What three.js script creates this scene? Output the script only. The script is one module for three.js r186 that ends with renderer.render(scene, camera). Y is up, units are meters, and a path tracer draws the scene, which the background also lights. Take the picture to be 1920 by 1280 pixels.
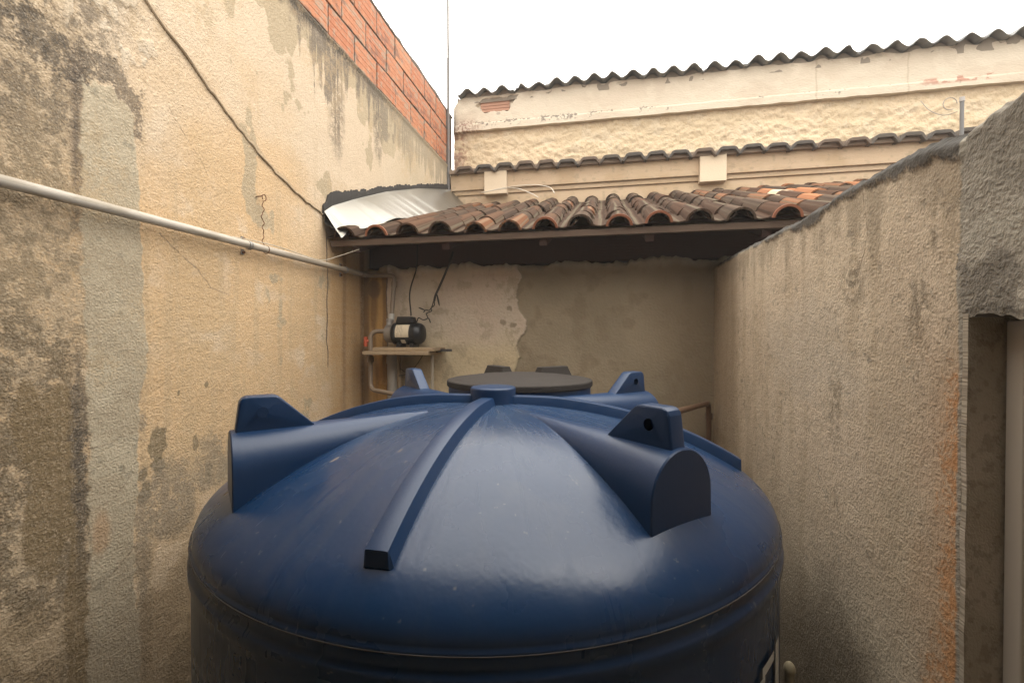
import * as THREE from 'three';
import { mergeGeometries, toCreasedNormals } from 'three/addons/utils/BufferGeometryUtils.js';
import { RoundedBoxGeometry } from 'three/addons/geometries/RoundedBoxGeometry.js';

// ---------------------------------------------------------------- camera, sky, sun, exposure
const EYE = 2.05;                                   // eye height in metres; D below is distance along -z, h is height above the eye
const scene = new THREE.Scene();
const camera = new THREE.PerspectiveCamera(73.25, 1.5, 0.05, 400);
camera.position.set(0, EYE, 0);
camera.rotation.order = 'YXZ';
camera.rotation.set(-0.0116, THREE.MathUtils.degToRad(11.3), 0);

const skyW = 64, skyH = 32, skyData = new Float32Array(skyW * skyH * 4);
for (let j = 0; j < skyH; j++) for (let i = 0; i < skyW; i++) {
  const e = ((j + 0.5) / skyH - 0.5) * Math.PI, s = Math.max(0, Math.sin(e));
  const L = e > 0 ? 2.3 + 2.6 * s : 0.35, k = (j * skyW + i) * 4;
  skyData[k] = L * 1.0; skyData[k + 1] = L * 0.955; skyData[k + 2] = L * 0.89; skyData[k + 3] = 1;
}
const sky = new THREE.DataTexture(skyData, skyW, skyH, THREE.RGBAFormat, THREE.FloatType);
sky.mapping = THREE.EquirectangularReflectionMapping; sky.magFilter = THREE.LinearFilter; sky.needsUpdate = true;
scene.background = sky; scene.environment = sky;

const sun = new THREE.DirectionalLight(new THREE.Color(1, 0.93, 0.82), 0.55);
sun.position.set(5.5, 11, -1.0); sun.target.position.set(0, 0, -2.5);
sun.castShadow = true; sun.shadow.radius = 60; sun.shadow.mapSize.set(2048, 2048);
Object.assign(sun.shadow.camera, { left: -9, right: 9, top: 9, bottom: -9, near: 0.5, far: 40 });
scene.add(sun, sun.target);
scene.fog = new THREE.FogExp2(new THREE.Color(0.95, 0.92, 0.88), 0.007);      // faint haze added to lift the blacks, standing in for dusty-glass glare

const renderer = new THREE.WebGLRenderer({ antialias: true });
renderer.toneMapping = THREE.LinearToneMapping;
renderer.toneMappingExposure = 1.0;
renderer.shadowMap.enabled = true;

// ---------------------------------------------------------------- helpers
let seed = 20240611;
const rnd = () => { seed = (seed + 0x6d2b79f5) | 0; let t = Math.imul(seed ^ (seed >>> 15), 1 | seed); t = (t + Math.imul(t ^ (t >>> 7), 61 | t)) ^ t; return ((t ^ (t >>> 14)) >>> 0) / 4294967296; };
const rr = (a, b) => a + (b - a) * rnd();
const TAB = new Float32Array(65536); for (let i = 0; i < 65536; i++) TAB[i] = rnd();
function vn(x, y) {                                  // value noise 0..1
  const xi = Math.floor(x), yi = Math.floor(y); let fx = x - xi, fy = y - yi;
  fx = fx * fx * (3 - 2 * fx); fy = fy * fy * (3 - 2 * fy);
  const a = xi & 255, b = (xi + 1) & 255, c = (yi & 255) << 8, d = ((yi + 1) & 255) << 8;
  const p = TAB[a | c] + (TAB[b | c] - TAB[a | c]) * fx, q = TAB[a | d] + (TAB[b | d] - TAB[a | d]) * fx;
  return p + (q - p) * fy;
}
function vw(x, y, m, k) {
  const xi = Math.floor(x), yi = Math.floor(y); let fx = x - xi, fy = y - yi; fx = fx * fx * (3 - 2 * fx); fy = fy * fy * (3 - 2 * fy);
  const a = ((xi & m) + k) & 255, b = (((xi + 1) & m) + k) & 255, c = ((yi & m) + k & 255) << 8, d = (((yi + 1) & m) + k & 255) << 8;
  const p = TAB[a | c] + (TAB[b | c] - TAB[a | c]) * fx, q = TAB[a | d] + (TAB[b | d] - TAB[a | d]) * fx; return p + (q - p) * fy;
}
const FN = 2048, FU = 64, FIELD = new Float32Array(FN * FN);     // cloud noise, 32 cells across, looked up instead of summed each time
for (let j = 0; j < FN; j++) for (let i = 0; i < FN; i++) { let s = 0, a = 0.5, f = 1 / FU; for (let o = 0; o < 5; o++) { s += a * vw(i * f, j * f, Math.min(255, (32 << o) - 1), o * 37); f *= 2; a *= 0.5; } FIELD[j * FN + i] = s / 0.96875; }
// (the octaves wrap with the field: 32, 64, 128, 256 cells)
function fbm(x, y) {
  x *= FU; y *= FU; const xi = Math.floor(x), yi = Math.floor(y), fx = x - xi, fy = y - yi, M = FN - 1;
  const a = xi & M, b = (xi + 1) & M, c = (yi & M) << 11, d = ((yi + 1) & M) << 11;
  const p = FIELD[c | a] + (FIELD[c | b] - FIELD[c | a]) * fx, q = FIELD[d | a] + (FIELD[d | b] - FIELD[d | a]) * fx; return p + (q - p) * fy;
}
const clamp = (x, a = 0, b = 1) => Math.min(b, Math.max(a, x));
const ss = (a, b, x) => { const t = clamp((x - a) / (b - a)); return t * t * (3 - 2 * t); };
const lerp = (a, b, t) => a + (b - a) * t;
const mix3 = (c, d, t) => { c[0] += (d[0] - c[0]) * t; c[1] += (d[1] - c[1]) * t; c[2] += (d[2] - c[2]) * t; };
const path1 = (pts, x) => {                          // piecewise linear y(x)
  if (x <= pts[0][0]) return pts[0][1];
  for (let i = 1; i < pts.length; i++) if (x <= pts[i][0]) return lerp(pts[i - 1][1], pts[i][1], (x - pts[i - 1][0]) / (pts[i][0] - pts[i - 1][0]));
  return pts[pts.length - 1][1];
};
const bounds = new Map();                            // lines far from the point are skipped
const lineDist = (pts, x, y) => {
  let bb = bounds.get(pts);
  if (!bb) { const a = pts.map((p) => p[0]), b = pts.map((p) => p[1]); bb = [Math.min(...a) - 0.12, Math.max(...a) + 0.12, Math.min(...b) - 0.12, Math.max(...b) + 0.12]; bounds.set(pts, bb); }
  if (x < bb[0] || x > bb[1] || y < bb[2] || y > bb[3]) return 1;
  let m = 1e9;
  for (let i = 1; i < pts.length; i++) {
    const [ax, ay] = pts[i - 1], [bx, by] = pts[i], dx = bx - ax, dy = by - ay, t = clamp(((x - ax) * dx + (y - ay) * dy) / (dx * dx + dy * dy));
    const ex = x - ax - dx * t, ey = y - ay - dy * t; m = Math.min(m, ex * ex + ey * ey);
  }
  return Math.sqrt(m);
};
const blob = (x, y, cx, cy, rx, ry, n, soft = 0.25) => { const ex = (x - cx) / rx, ey = (y - cy) / ry, e = ex * ex + ey * ey; if (e > 6.3) return 0; const d = Math.sqrt(e) + (n - 0.5) * 1.5; return 1 - ss(1 - soft, 1 + soft, d); };
const grit = (m, sp, k = 0.6) => (m <= 0 ? 0 : lerp(m, ss(0.3, 0.7, m + (sp - 0.5) * 1.4) * ss(0, 0.25, m), k));      // breaks a soft stain up into specks
const toS = new Uint8Array(4096); for (let i = 0; i < 4096; i++) { const l = i / 4095; toS[i] = Math.round(255 * (l <= 0.0031308 ? l * 12.92 : 1.055 * l ** (1 / 2.4) - 0.055)); }
function colorTex(w, h, fn) {                        // fn(u, v) -> linear rgb
  const d = new Uint8Array(w * h * 4);
  for (let j = 0; j < h; j++) for (let i = 0; i < w; i++) {
    const c = fn((i + 0.5) / w, (j + 0.5) / h), k = (j * w + i) * 4;
    for (let q = 0; q < 3; q++) d[k + q] = toS[clamp(c[q] * 4095 | 0, 0, 4095)];
    d[k + 3] = 255;
  }
  const t = new THREE.DataTexture(d, w, h); t.colorSpace = THREE.SRGBColorSpace; t.magFilter = THREE.LinearFilter; t.minFilter = THREE.LinearFilter;
  t.wrapS = t.wrapT = THREE.ClampToEdgeWrapping; t.needsUpdate = true; return t;
}
function greyTex(w, h, fn, wrap = THREE.RepeatWrapping) {
  const d = new Uint8Array(w * h * 4);
  for (let j = 0; j < h; j++) for (let i = 0; i < w; i++) { const v = clamp(fn((i + 0.5) / w, (j + 0.5) / h)) * 255, k = (j * w + i) * 4; d[k] = d[k + 1] = d[k + 2] = v; d[k + 3] = 255; }
  const t = new THREE.DataTexture(d, w, h); t.magFilter = THREE.LinearFilter; t.wrapS = t.wrapT = wrap; t.needsUpdate = true; return t;
}
const used = {};
const numbered = (n) => { used[n] = (used[n] || 0) + 1; return used[n] === 1 ? n : `${n}_${String(used[n] - 1).padStart(3, '0')}`; };
function tag(o, label, category, group) { o.userData = { label, category }; if (group) o.userData.group = group; return o; }
function thing(name, label, category, group, pos = [0, 0, 0]) { const g = new THREE.Group(); g.name = numbered(name); g.position.set(...pos); tag(g, label, category, group); scene.add(g); return g; }
function part(name, geo, mat, parent) { const m = new THREE.Mesh(geo, mat); m.name = name; m.castShadow = m.receiveShadow = true; parent.add(m); return m; }
function structure(name, geo, mat) { const m = new THREE.Mesh(geo, mat); m.name = name; m.castShadow = m.receiveShadow = true; m.userData.kind = 'structure'; scene.add(m); return m; }
const std = (r, g, b, rough = 0.9, more = {}) => new THREE.MeshStandardMaterial({ color: new THREE.Color().setRGB(r, g, b), roughness: rough, ...more });
const P = (x, h, D) => new THREE.Vector3(x, EYE + h, -D);      // eye-relative metres to world
function box(x0, x1, h0, h1, D0, D1, bevel = 0) {
  const w = x1 - x0, h = h1 - h0, d = D1 - D0;
  const g = bevel ? new RoundedBoxGeometry(w, h, d, 2, bevel) : new THREE.BoxGeometry(w, h, d);
  g.translate((x0 + x1) / 2, EYE + (h0 + h1) / 2, -(D0 + D1) / 2); return g;
}
function tube(pts, r, seg = 40, rad = 10, tension = 0.5) { return new THREE.TubeGeometry(new THREE.CatmullRomCurve3(pts, false, 'catmullrom', tension), seg, r, rad); }
// pipe with rounded elbows: straight runs joined by quadratic bends
function pipePath(pts, bend) {
  const c = new THREE.CurvePath(); let from = pts[0];
  for (let i = 1; i < pts.length - 1; i++) {
    const a = pts[i].clone().add(pts[i - 1].clone().sub(pts[i]).setLength(bend)), b = pts[i].clone().add(pts[i + 1].clone().sub(pts[i]).setLength(bend));
    c.add(new THREE.LineCurve3(from, a)); c.add(new THREE.QuadraticBezierCurve3(a, pts[i], b)); from = b;
  }
  c.add(new THREE.LineCurve3(from, pts[pts.length - 1])); return c;
}
const pipeGeo = (pts, r, bend = 0.05, seg = 90) => { const c = pipePath(pts, bend); return new THREE.TubeGeometry(c, seg, r, 14); };
function capsuled(a, b, r, seg = 14) {               // solid cylinder between two points
  const d = b.clone().sub(a), g = new THREE.CylinderGeometry(r, r, d.length(), seg);
  g.applyQuaternion(new THREE.Quaternion().setFromUnitVectors(new THREE.Vector3(0, 1, 0), d.clone().normalize())); g.translate(...a.clone().add(b).multiplyScalar(0.5).toArray()); return g;
}
const axis = (...spans) => { const o = []; for (const [a, b, step] of spans) { const n = Math.max(1, Math.round((b - a) / step)); for (let i = o.length ? 1 : 0; i <= n; i++) o.push(lerp(a, b, i / n)); } return o; };
// A wall with a relief: grid of (s, t), at(s, t) -> front point, thickness along back; closed by skirts and a back sheet
function reliefWall(S, T, at, back, uvAt, flip) {
  const nx = S.length, ny = T.length, pos = [], uv = [], idx = [];
  for (let j = 0; j < ny; j++) for (let i = 0; i < nx; i++) { const p = at(S[i], T[j]); pos.push(p.x, p.y, p.z); const q = uvAt(S[i], T[j]); uv.push(q[0], q[1]); }
  const quad = (a, b, c, d) => (flip ? idx.push(a, c, b, a, d, c) : idx.push(a, b, c, a, c, d));
  for (let j = 0; j < ny - 1; j++) for (let i = 0; i < nx - 1; i++) quad(j * nx + i, j * nx + i + 1, (j + 1) * nx + i + 1, (j + 1) * nx + i);
  const g = new THREE.BufferGeometry();
  g.setAttribute('position', new THREE.Float32BufferAttribute(pos, 3)); g.setAttribute('uv', new THREE.Float32BufferAttribute(uv, 2)); g.setIndex(idx); g.computeVertexNormals();
  const ring = [];
  for (let i = 0; i < nx; i++) ring.push(i);
  for (let j = 1; j < ny; j++) ring.push(j * nx + nx - 1);
  for (let i = nx - 2; i >= 0; i--) ring.push((ny - 1) * nx + i);
  for (let j = ny - 2; j > 0; j--) ring.push(j * nx);
  const sp = [], su = [], si = [], n = ring.length;
  for (const k of ring) { const x = pos[k * 3], y = pos[k * 3 + 1], z = pos[k * 3 + 2]; sp.push(x, y, z, x + back[0], y + back[1], z + back[2]); su.push(uv[k * 2], uv[k * 2 + 1], uv[k * 2], uv[k * 2 + 1]); }
  for (let k = 0; k < n; k++) { const a = 2 * k, b = 2 * ((k + 1) % n); if (flip) si.push(a, b, b + 1, a, b + 1, a + 1); else si.push(a, b + 1, b, a, a + 1, b + 1); }
  const s = new THREE.BufferGeometry(); s.setAttribute('position', new THREE.Float32BufferAttribute(sp, 3)); s.setAttribute('uv', new THREE.Float32BufferAttribute(su, 2)); s.setIndex(si);
  const bp = [], bu = [], bi = [];
  for (let i = 0; i < nx; i++) for (const j of [0, ny - 1]) { const k = j * nx + i; bp.push(pos[k * 3] + back[0], pos[k * 3 + 1] + back[1], pos[k * 3 + 2] + back[2]); bu.push(uv[k * 2], uv[k * 2 + 1]); }
  for (let i = 0; i < nx - 1; i++) { const a = 2 * i; bi.push(a, a + 1, a + 3, a, a + 3, a + 2); }
  const bg = new THREE.BufferGeometry(); bg.setAttribute('position', new THREE.Float32BufferAttribute(bp, 3)); bg.setAttribute('uv', new THREE.Float32BufferAttribute(bu, 2)); bg.setIndex(bi);
  const flat = (q) => { const r = q.toNonIndexed(); r.computeVertexNormals(); return r; };
  return mergeGeometries([g.toNonIndexed(), flat(s), flat(bg)]);
}
// grains of thrown plaster, in metres of height
const grain = (x, y) => { const a = vn(x * 150, y * 150), b = vn(x * 75 + 40, y * 75 + 7); return a * a * 0.7 + b * 0.3; };

// fine relief textures shared by surfaces (1 m or 0.5 m across, repeated with their own scale)
const N = 512;
const tileNoise = (u, v, f, o = 4) => { const per = (x, y) => { let s = 0, a = 0.5, n = 0, F = f; for (let k = 0; k < o; k++) { const m = F; const X = x * m, Y = y * m, xi = Math.floor(X), yi = Math.floor(Y); let fx = X - xi, fy = Y - yi; fx = fx * fx * (3 - 2 * fx); fy = fy * fy * (3 - 2 * fy); const g = (i, j) => TAB[((((i % m) + m) % m) * 7 + k * 31 & 255) | ((((((j % m) + m) % m) * 13 + k * 57) & 255) << 8)]; const p = lerp(g(xi, yi), g(xi + 1, yi), fx), q = lerp(g(xi, yi + 1), g(xi + 1, yi + 1), fx); s += a * lerp(p, q, fy); n += a; a *= 0.55; F *= 2; } return s / n; }; return per(u, v); };
const roughBump = greyTex(N, N, (u, v) => Math.pow(tileNoise(u, v, 48, 3), 1.4));
const smoothBump = greyTex(N, N, (u, v) => 0.6 * tileNoise(u, v, 6, 6) + 0.4 * tileNoise(v, u, 60, 2));
const withRepeat = (t, x, y = x) => { const c = t.clone(); c.repeat.set(x, y); c.needsUpdate = true; return c; };

// ---------------------------------------------------------------- the ground
{
  const g = new THREE.PlaneGeometry(300, 300); g.rotateX(-Math.PI / 2);
  structure('ground', g, std(0.085, 0.072, 0.058, 0.95, { bumpMap: withRepeat(smoothBump, 300), bumpScale: 0.01 }));
}

// ---------------------------------------------------------------- tall boundary wall on the left
const LX = -1.78;                                    // its face
const WD0 = 0.5, WD1 = 5.4, WH0 = -2.05, WH1 = 1.985;
const stripL = [[-2.05, 1.27], [-1.22, 1.272], [-0.41, 1.29], [-0.02, 1.28], [0.42, 1.27], [0.87, 1.28], [1.2, 1.3]];
const stripR = [[-2.05, 1.47], [-1.36, 1.462], [-0.76, 1.44], [-0.56, 1.46], [-0.27, 1.47], [-0.06, 1.51], [0.15, 1.49], [0.48, 1.48], [0.9, 1.455], [1.2, 1.4]];
const inStrip = (D, h) => {                          // 1 inside the cement filled chase
  const n = (fbm(D * 26, h * 26, 4) - 0.5) * 0.034, top = 0.93 + (fbm(D * 20, 3.3, 3) - 0.5) * 0.14 - 1.6 * Math.abs(D - 1.37) ** 1.5;
  const l = D - path1(stripL, h) + n, r = path1(stripR, h) - D + n * 0.9;
  return ss(-0.004, 0.006, Math.min(l, r, (top - h) * 0.8 + n));
};
const seamLine = [[1.2, 1.62], [1.51, 1.32], [1.69, 1.21], [1.89, 1.08], [2.17, 0.93], [2.44, 0.835], [2.6, 0.8], [2.67, 0.78], [2.73, 0.67]];
const wallCracks = [
  [[1.1, 1.25], [1.18, 1.1], [1.24, 1.04], [1.29, 1.0], [1.34, 0.95]], [[1.2, 1.2], [1.3, 1.17], [1.48, 1.16], [1.55, 1.1], [1.64, 1.02]], [[1.6, 0.96], [1.68, 0.86], [1.75, 0.8], [1.8, 0.73]],
  [[1.06, 0.0], [1.14, -0.04], [1.25, -0.1]], [[1.29, -0.4], [1.36, -0.4], [1.44, -0.37]], [[1.3, -0.62], [1.37, -0.6], [1.45, -0.53]],
  [[1.55, 0.42], [1.64, 0.36], [1.74, 0.3], [1.8, 0.22], [1.92, 0.2]], [[1.12, -0.9], [1.22, -1.0]], [[1.3, -0.9], [1.36, -0.88], [1.45, -0.8]],
];
const mouldLine = [[1.13, 0.98], [1.2, 0.93], [1.27, 0.9], [1.33, 0.95], [1.4, 1.0], [1.45, 0.92], [1.47, 0.8]];
const vCrack = [[2.71, 0.7], [2.722, 0.38], [2.708, 0.24], [2.715, 0.1], [2.705, -0.03], [2.72, -0.2]];
const leftMap = colorTex(1792, 1408, (u, v) => {
  const D = lerp(WD0, WD1, u), h = lerp(WH0, WH1, v);
  const n1 = fbm(D * 2.2, h * 2.2, 5), n2 = fbm(D * 9 + 31, h * 9, 5), n3 = fbm(D * 40, h * 40 + 11, 3), st = fbm(D * 22 + 5, h * 1.3, 4), st2 = fbm(D * 60, h * 2.2 + 8, 3), n4 = vn(D * 210, h * 210), sp = clamp(0.5 + (n3 - 0.5) * 0.9 + (n4 - 0.5) * 0.55);
  const c = [0.61, 0.455, 0.295];
  // weathering of the paint itself
  mix3(c, [0.605, 0.495, 0.365], ss(0.35, 1.0, h + (n1 - 0.5) * 0.9) * 0.85);
  mix3(c, [0.60, 0.405, 0.215], 0.8 * blob(D, h, 2.15, 0.05, 1.0, 0.8, n1, 0.6));
  mix3(c, [0.53, 0.375, 0.21], 0.6 * blob(D, h, 1.75, 0.3, 0.12, 0.55, n2, 0.6));
  mix3(c, [0.64, 0.53, 0.40], 0.55 * ss(0.52, 0.72, n2) * ss(0.3, 0.6, n1));
  mix3(c, [0.44, 0.33, 0.20], 0.4 * ss(0.52, 0.75, st) * ss(1.7, 0.4, h));
  // left part: dirt
  const near = ss(1.42, 1.2, D + (n2 - 0.5) * 0.16);
  mix3(c, [0.42, 0.325, 0.215], grit(near * 0.8, sp));
  mix3(c, [0.25, 0.195, 0.125], grit(near * ss(0.42, 0.62, n2 * 0.6 + n3 * 0.4) * 0.75, sp));
  // mould at the upper left
  const m1 = ss(0.45, 1.05, h + (n1 - 0.5) * 0.8 - Math.max(0, D - 1.25) * 2.0) * ss(1.6, 1.3, D);
  mix3(c, [0.125, 0.103, 0.08], 0.75 * grit(m1 * ss(0.36, 0.58, n2 * 0.65 + n3 * 0.35), sp));
  mix3(c, [0.065, 0.056, 0.047], 0.75 * grit(0.85 * (1 - ss(0.0, 0.11, lineDist(mouldLine, D, h) + (n2 - 0.5) * 0.2)), sp, 0.9));
  mix3(c, [0.07, 0.055, 0.045], 0.85 * (1 - ss(0.006, 0.04, Math.abs(D - 1.265) + (n2 - 0.5) * 0.05)) * ss(0.25, 0.6, h) * ss(1.05, 0.9, h));
  // flaked pale paint at the top
  const fl = ss(0.93, 1.05, h + (n1 - 0.5) * 0.25) * ss(1.2, 1.27, D) * ss(1.62, 1.5, D) * ss(0.5, 0.54, fbm(D * 14, h * 14 + 3, 5));
  mix3(c, [0.56, 0.48, 0.37], 0.85 * fl);
  // bottom left: brown damp and bare render
  const m2 = ss(0.1, -0.25, h + (n1 - 0.5) * 0.5) * ss(1.32, 1.22, D);
  mix3(c, [0.155, 0.115, 0.068], 0.95 * grit(0.9 * m2 * ss(0.30, 0.56, n2 * 0.7 + n3 * 0.3), sp, 0.85));
  mix3(c, [0.36, 0.29, 0.20], 0.5 * m2 * ss(0.60, 0.66, sp));
  mix3(c, [0.19, 0.135, 0.07], 0.9 * Math.max(blob(D, h, 1.2, -0.48, 0.085, 0.3, n2, 0.1), blob(D, h, 1.25, -0.95, 0.035, 0.5, n2, 0.1), blob(D, h, 1.12, -0.3, 0.05, 0.12, n2, 0.15)));
  mix3(c, [0.085, 0.07, 0.055], 0.9 * grit(1 - ss(0.004, 0.045, Math.abs(D - 1.262) + (n2 - 0.5) * 0.06), sp) * ss(0.02, -0.1, h) * ss(-0.9, -0.3, h + n1 * 0.4));
  // bare render below the bricks, black drips
  const under = 1.985 - h;
  const pe = ss(0.5, 0.53, fbm(D * 4.4 + 2, h * 3.1 + 9, 5) + 0.16 * ss(0.55, 0.1, under) - 0.2 * ss(0.3, 0.75, under)) * ss(1.6, 1.9, D) * ss(4.6, 3.6, D);
  mix3(c, [0.40, 0.325, 0.215], 0.9 * pe);
  const drip = ss(0.50, 0.72, 0.55 * st + 0.45 * n1 + 0.24 * ss(0.5, 0.03, under) - 0.4 * ss(0.25, 0.8, under) + 0.1 * (n2 - 0.5)) * ss(2.2, 2.7, D);
  mix3(c, [0.13, 0.11, 0.088], 0.88 * grit(drip * ss(0.3, 0.5, n2 * 0.5 + st2 * 0.5), sp * 0.5 + st2 * 0.5, 0.8));
  mix3(c, [0.09, 0.075, 0.06], 0.85 * Math.max(blob(D, h, 2.83, 1.6, 0.09, 0.28, n2 * 0.6 + st * 0.4, 0.5), blob(D, h, 3.42, 1.66, 0.07, 0.22, n2 * 0.6 + st * 0.4, 0.5), 0.9 * blob(D, h, 3.9, 1.78, 0.12, 0.18, n2, 0.5)) * ss(0.3, 0.6, sp * 0.5 + st2 * 0.5));
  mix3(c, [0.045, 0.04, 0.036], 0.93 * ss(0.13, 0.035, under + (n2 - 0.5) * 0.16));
  // the far end greys
  mix3(c, [0.50, 0.42, 0.29], 0.5 * ss(3.0, 4.2, D));
  // flakes low down beside the tank
  const nf = fbm(D * 22, h * 22, 4);
  for (const [a, b, x, y] of [[1.545, -0.43, 0.035, 0.07], [1.475, -0.55, 0.03, 0.03], [1.49, -0.61, 0.025, 0.05], [1.545, -0.53, 0.03, 0.04], [1.66, -1.4, 0.07, 0.13], [1.56, -1.5, 0.06, 0.08], [1.72, -0.47, 0.015, 0.035], [1.79, -0.64, 0.02, 0.05], [1.64, -0.24, 0.008, 0.015], [1.78, -0.22, 0.01, 0.012]])
    mix3(c, [0.20, 0.155, 0.09], 0.9 * blob(D, h, a, b, x, y, nf, 0.1));
  mix3(c, [0.24, 0.20, 0.145], 0.9 * grit(0.75 * Math.max(blob(D, h, 1.6, -0.68, 0.12, 0.16, n2, 0.4), blob(D, h, 1.48, -0.95, 0.03, 0.5, n2, 0.4), blob(D, h, 1.8, -0.6, 0.1, 0.12, n2, 0.4)), sp));
  mix3(c, [0.25, 0.18, 0.105], 0.8 * ss(-0.75, -1.1, h + (n2 - 0.5) * 0.5) * ss(1.4, 1.5, D));  // not flakes: the whole wall turns browner towards the bottom
  // rust runs in the corner under the little roof
  const ru = ss(2.66, 2.8, D) * ss(0.8, 0.5, h);
  mix3(c, [0.46, 0.26, 0.09], 0.65 * ru);
  mix3(c, [0.15, 0.075, 0.03], 0.8 * ru * Math.max(1 - ss(0.005, 0.05, Math.abs(D - 3.16) + (st - 0.5) * 0.05), 0.6 * (1 - ss(0.0, 0.05, Math.abs(D - 2.92) + (st - 0.5) * 0.09))));
  // cement filled chase
  const s = inStrip(D, h);
  if (s > 0) {
    const e = [0.40, 0.337, 0.238]; mix3(e, [0.455, 0.392, 0.283], ss(0.4, 0.65, n2)); mix3(e, [0.26, 0.235, 0.175], 0.7 * ss(0.6, 0.72, n3) * ss(0.45, 0.6, n2));
    mix3(e, [0.28, 0.22, 0.15], 0.5 * ss(-0.6, -1.2, h)); mix3(e, [0.42, 0.25, 0.13], 0.6 * blob(D, h, 1.32, -0.72, 0.03, 0.07, n2, 0.5)); mix3(c, e, s);
  }
  // paint edge shadows are geometry; cracks hold dirt
  for (const l of wallCracks) { const d = lineDist(l, D + (n2 - 0.5) * 0.045, h + (n1 - 0.5) * 0.03); if (d < 0.03) mix3(c, [0.14, 0.10, 0.065], 0.75 * (1 - ss(0.001, 0.0032, Math.abs(d + (n3 - 0.5) * 0.010))) * ss(0.3, 0.5, n1 * 0.5 + n3 * 0.5)); }
  mix3(c, [0.05, 0.035, 0.025], 0.9 * (1 - ss(0.003, 0.008, lineDist(vCrack, D + (n2 - 0.5) * 0.03, h))));
  mix3(c, [0.38, 0.29, 0.19], 0.7 * (1 - ss(0.008, 0.03, lineDist(seamLine, D, h) + (n2 - 0.5) * 0.03)));
  const sand = vn(D * 330, h * 330); mix3(c, [0.36, 0.26, 0.15], 0.42 * ss(0.55, 0.9, sand)); mix3(c, [0.74, 0.62, 0.46], 0.32 * ss(0.4, 0.1, sand)); mix3(c, [0.50, 0.37, 0.22], 0.45 * ss(0.5, 0.68, fbm(D * 5.3 + 70, h * 4.1)) * ss(0.35, 0.65, sp));
  
  return c;
});
const leftMat = new THREE.MeshStandardMaterial({ map: leftMap, roughness: 0.94, bumpMap: withRepeat(roughBump, 17, 14), bumpScale: 0.003 });
const boundary = thing('boundary_wall', 'tall stained cream plaster wall on the left, topped with bare orange bricks', 'wall');
{
  const rel = (D, h) => {
    const s = inStrip(D, h), up = ss(-0.05, 0.12, h - path1(seamLine, D));             // smoother plaster above the seam
    const low = (fbm(D * 3, h * 3) - 0.5) * 0.008 + (fbm(D * 14, h * 14) - 0.5) * 0.0025;
    const rough = lerp(0.0028, 0.0014, up);
    const fl = ss(0.5, 0.54, fbm(D * 14, h * 14 + 3, 5)) * ss(0.93, 1.05, h) * ss(1.62, 1.5, D) * 0.004;
    return low + lerp(grain(D * 0.8, h) * rough, (fbm(D * 30, h * 22) - 0.5) * 0.003 + 0.004, s) + fl;
  };
  const S = axis([-1.3, 0.9, 0.2], [0.9, 1.9, 0.0055], [1.9, 3.2, 0.009], [3.2, 5.35, 0.018], [5.35, 6.6, 0.3]), T = axis([-2.05, -1.65, 0.1], [-1.65, 1.93, 0.0075], [1.93, 1.985, 0.0075]);
  const at = (D, h) => { const edge = ss(1.93, 1.985, h); return P(LX + rel(D, h) + 0.012 * edge - 0.02 * ss(1.972, 1.986, h), h, D); };
  part('plaster_face', reliefWall(S, T, at, [-0.16, 0, 0], (D, h) => [(D - WD0) / (WD1 - WD0), (h - WH0) / (WH1 - WH0)], false), leftMat, boundary);
  // raised scar of mortar running down the wall
  const pts = seamLine.slice(0, -1).map(([D, h]) => P(LX + 0.003, h, D));
  const sg = tube(pts, 0.0062, 160, 8), sp = sg.attributes.position;
  for (let i = 0; i < sp.count; i++) { const k = 0.6 + 0.8 * fbm(sp.getZ(i) * 18, sp.getY(i) * 18, 3); sp.setX(i, LX + 0.004 + (sp.getX(i) - LX - 0.003) * k); sp.setY(i, sp.getY(i) + (vn(sp.getZ(i) * 30, 4) - 0.5) * 0.010); }
  sg.computeVertexNormals();
  part('mortar_scar', sg, std(0.40, 0.31, 0.21, 0.95), boundary);
}
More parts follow.
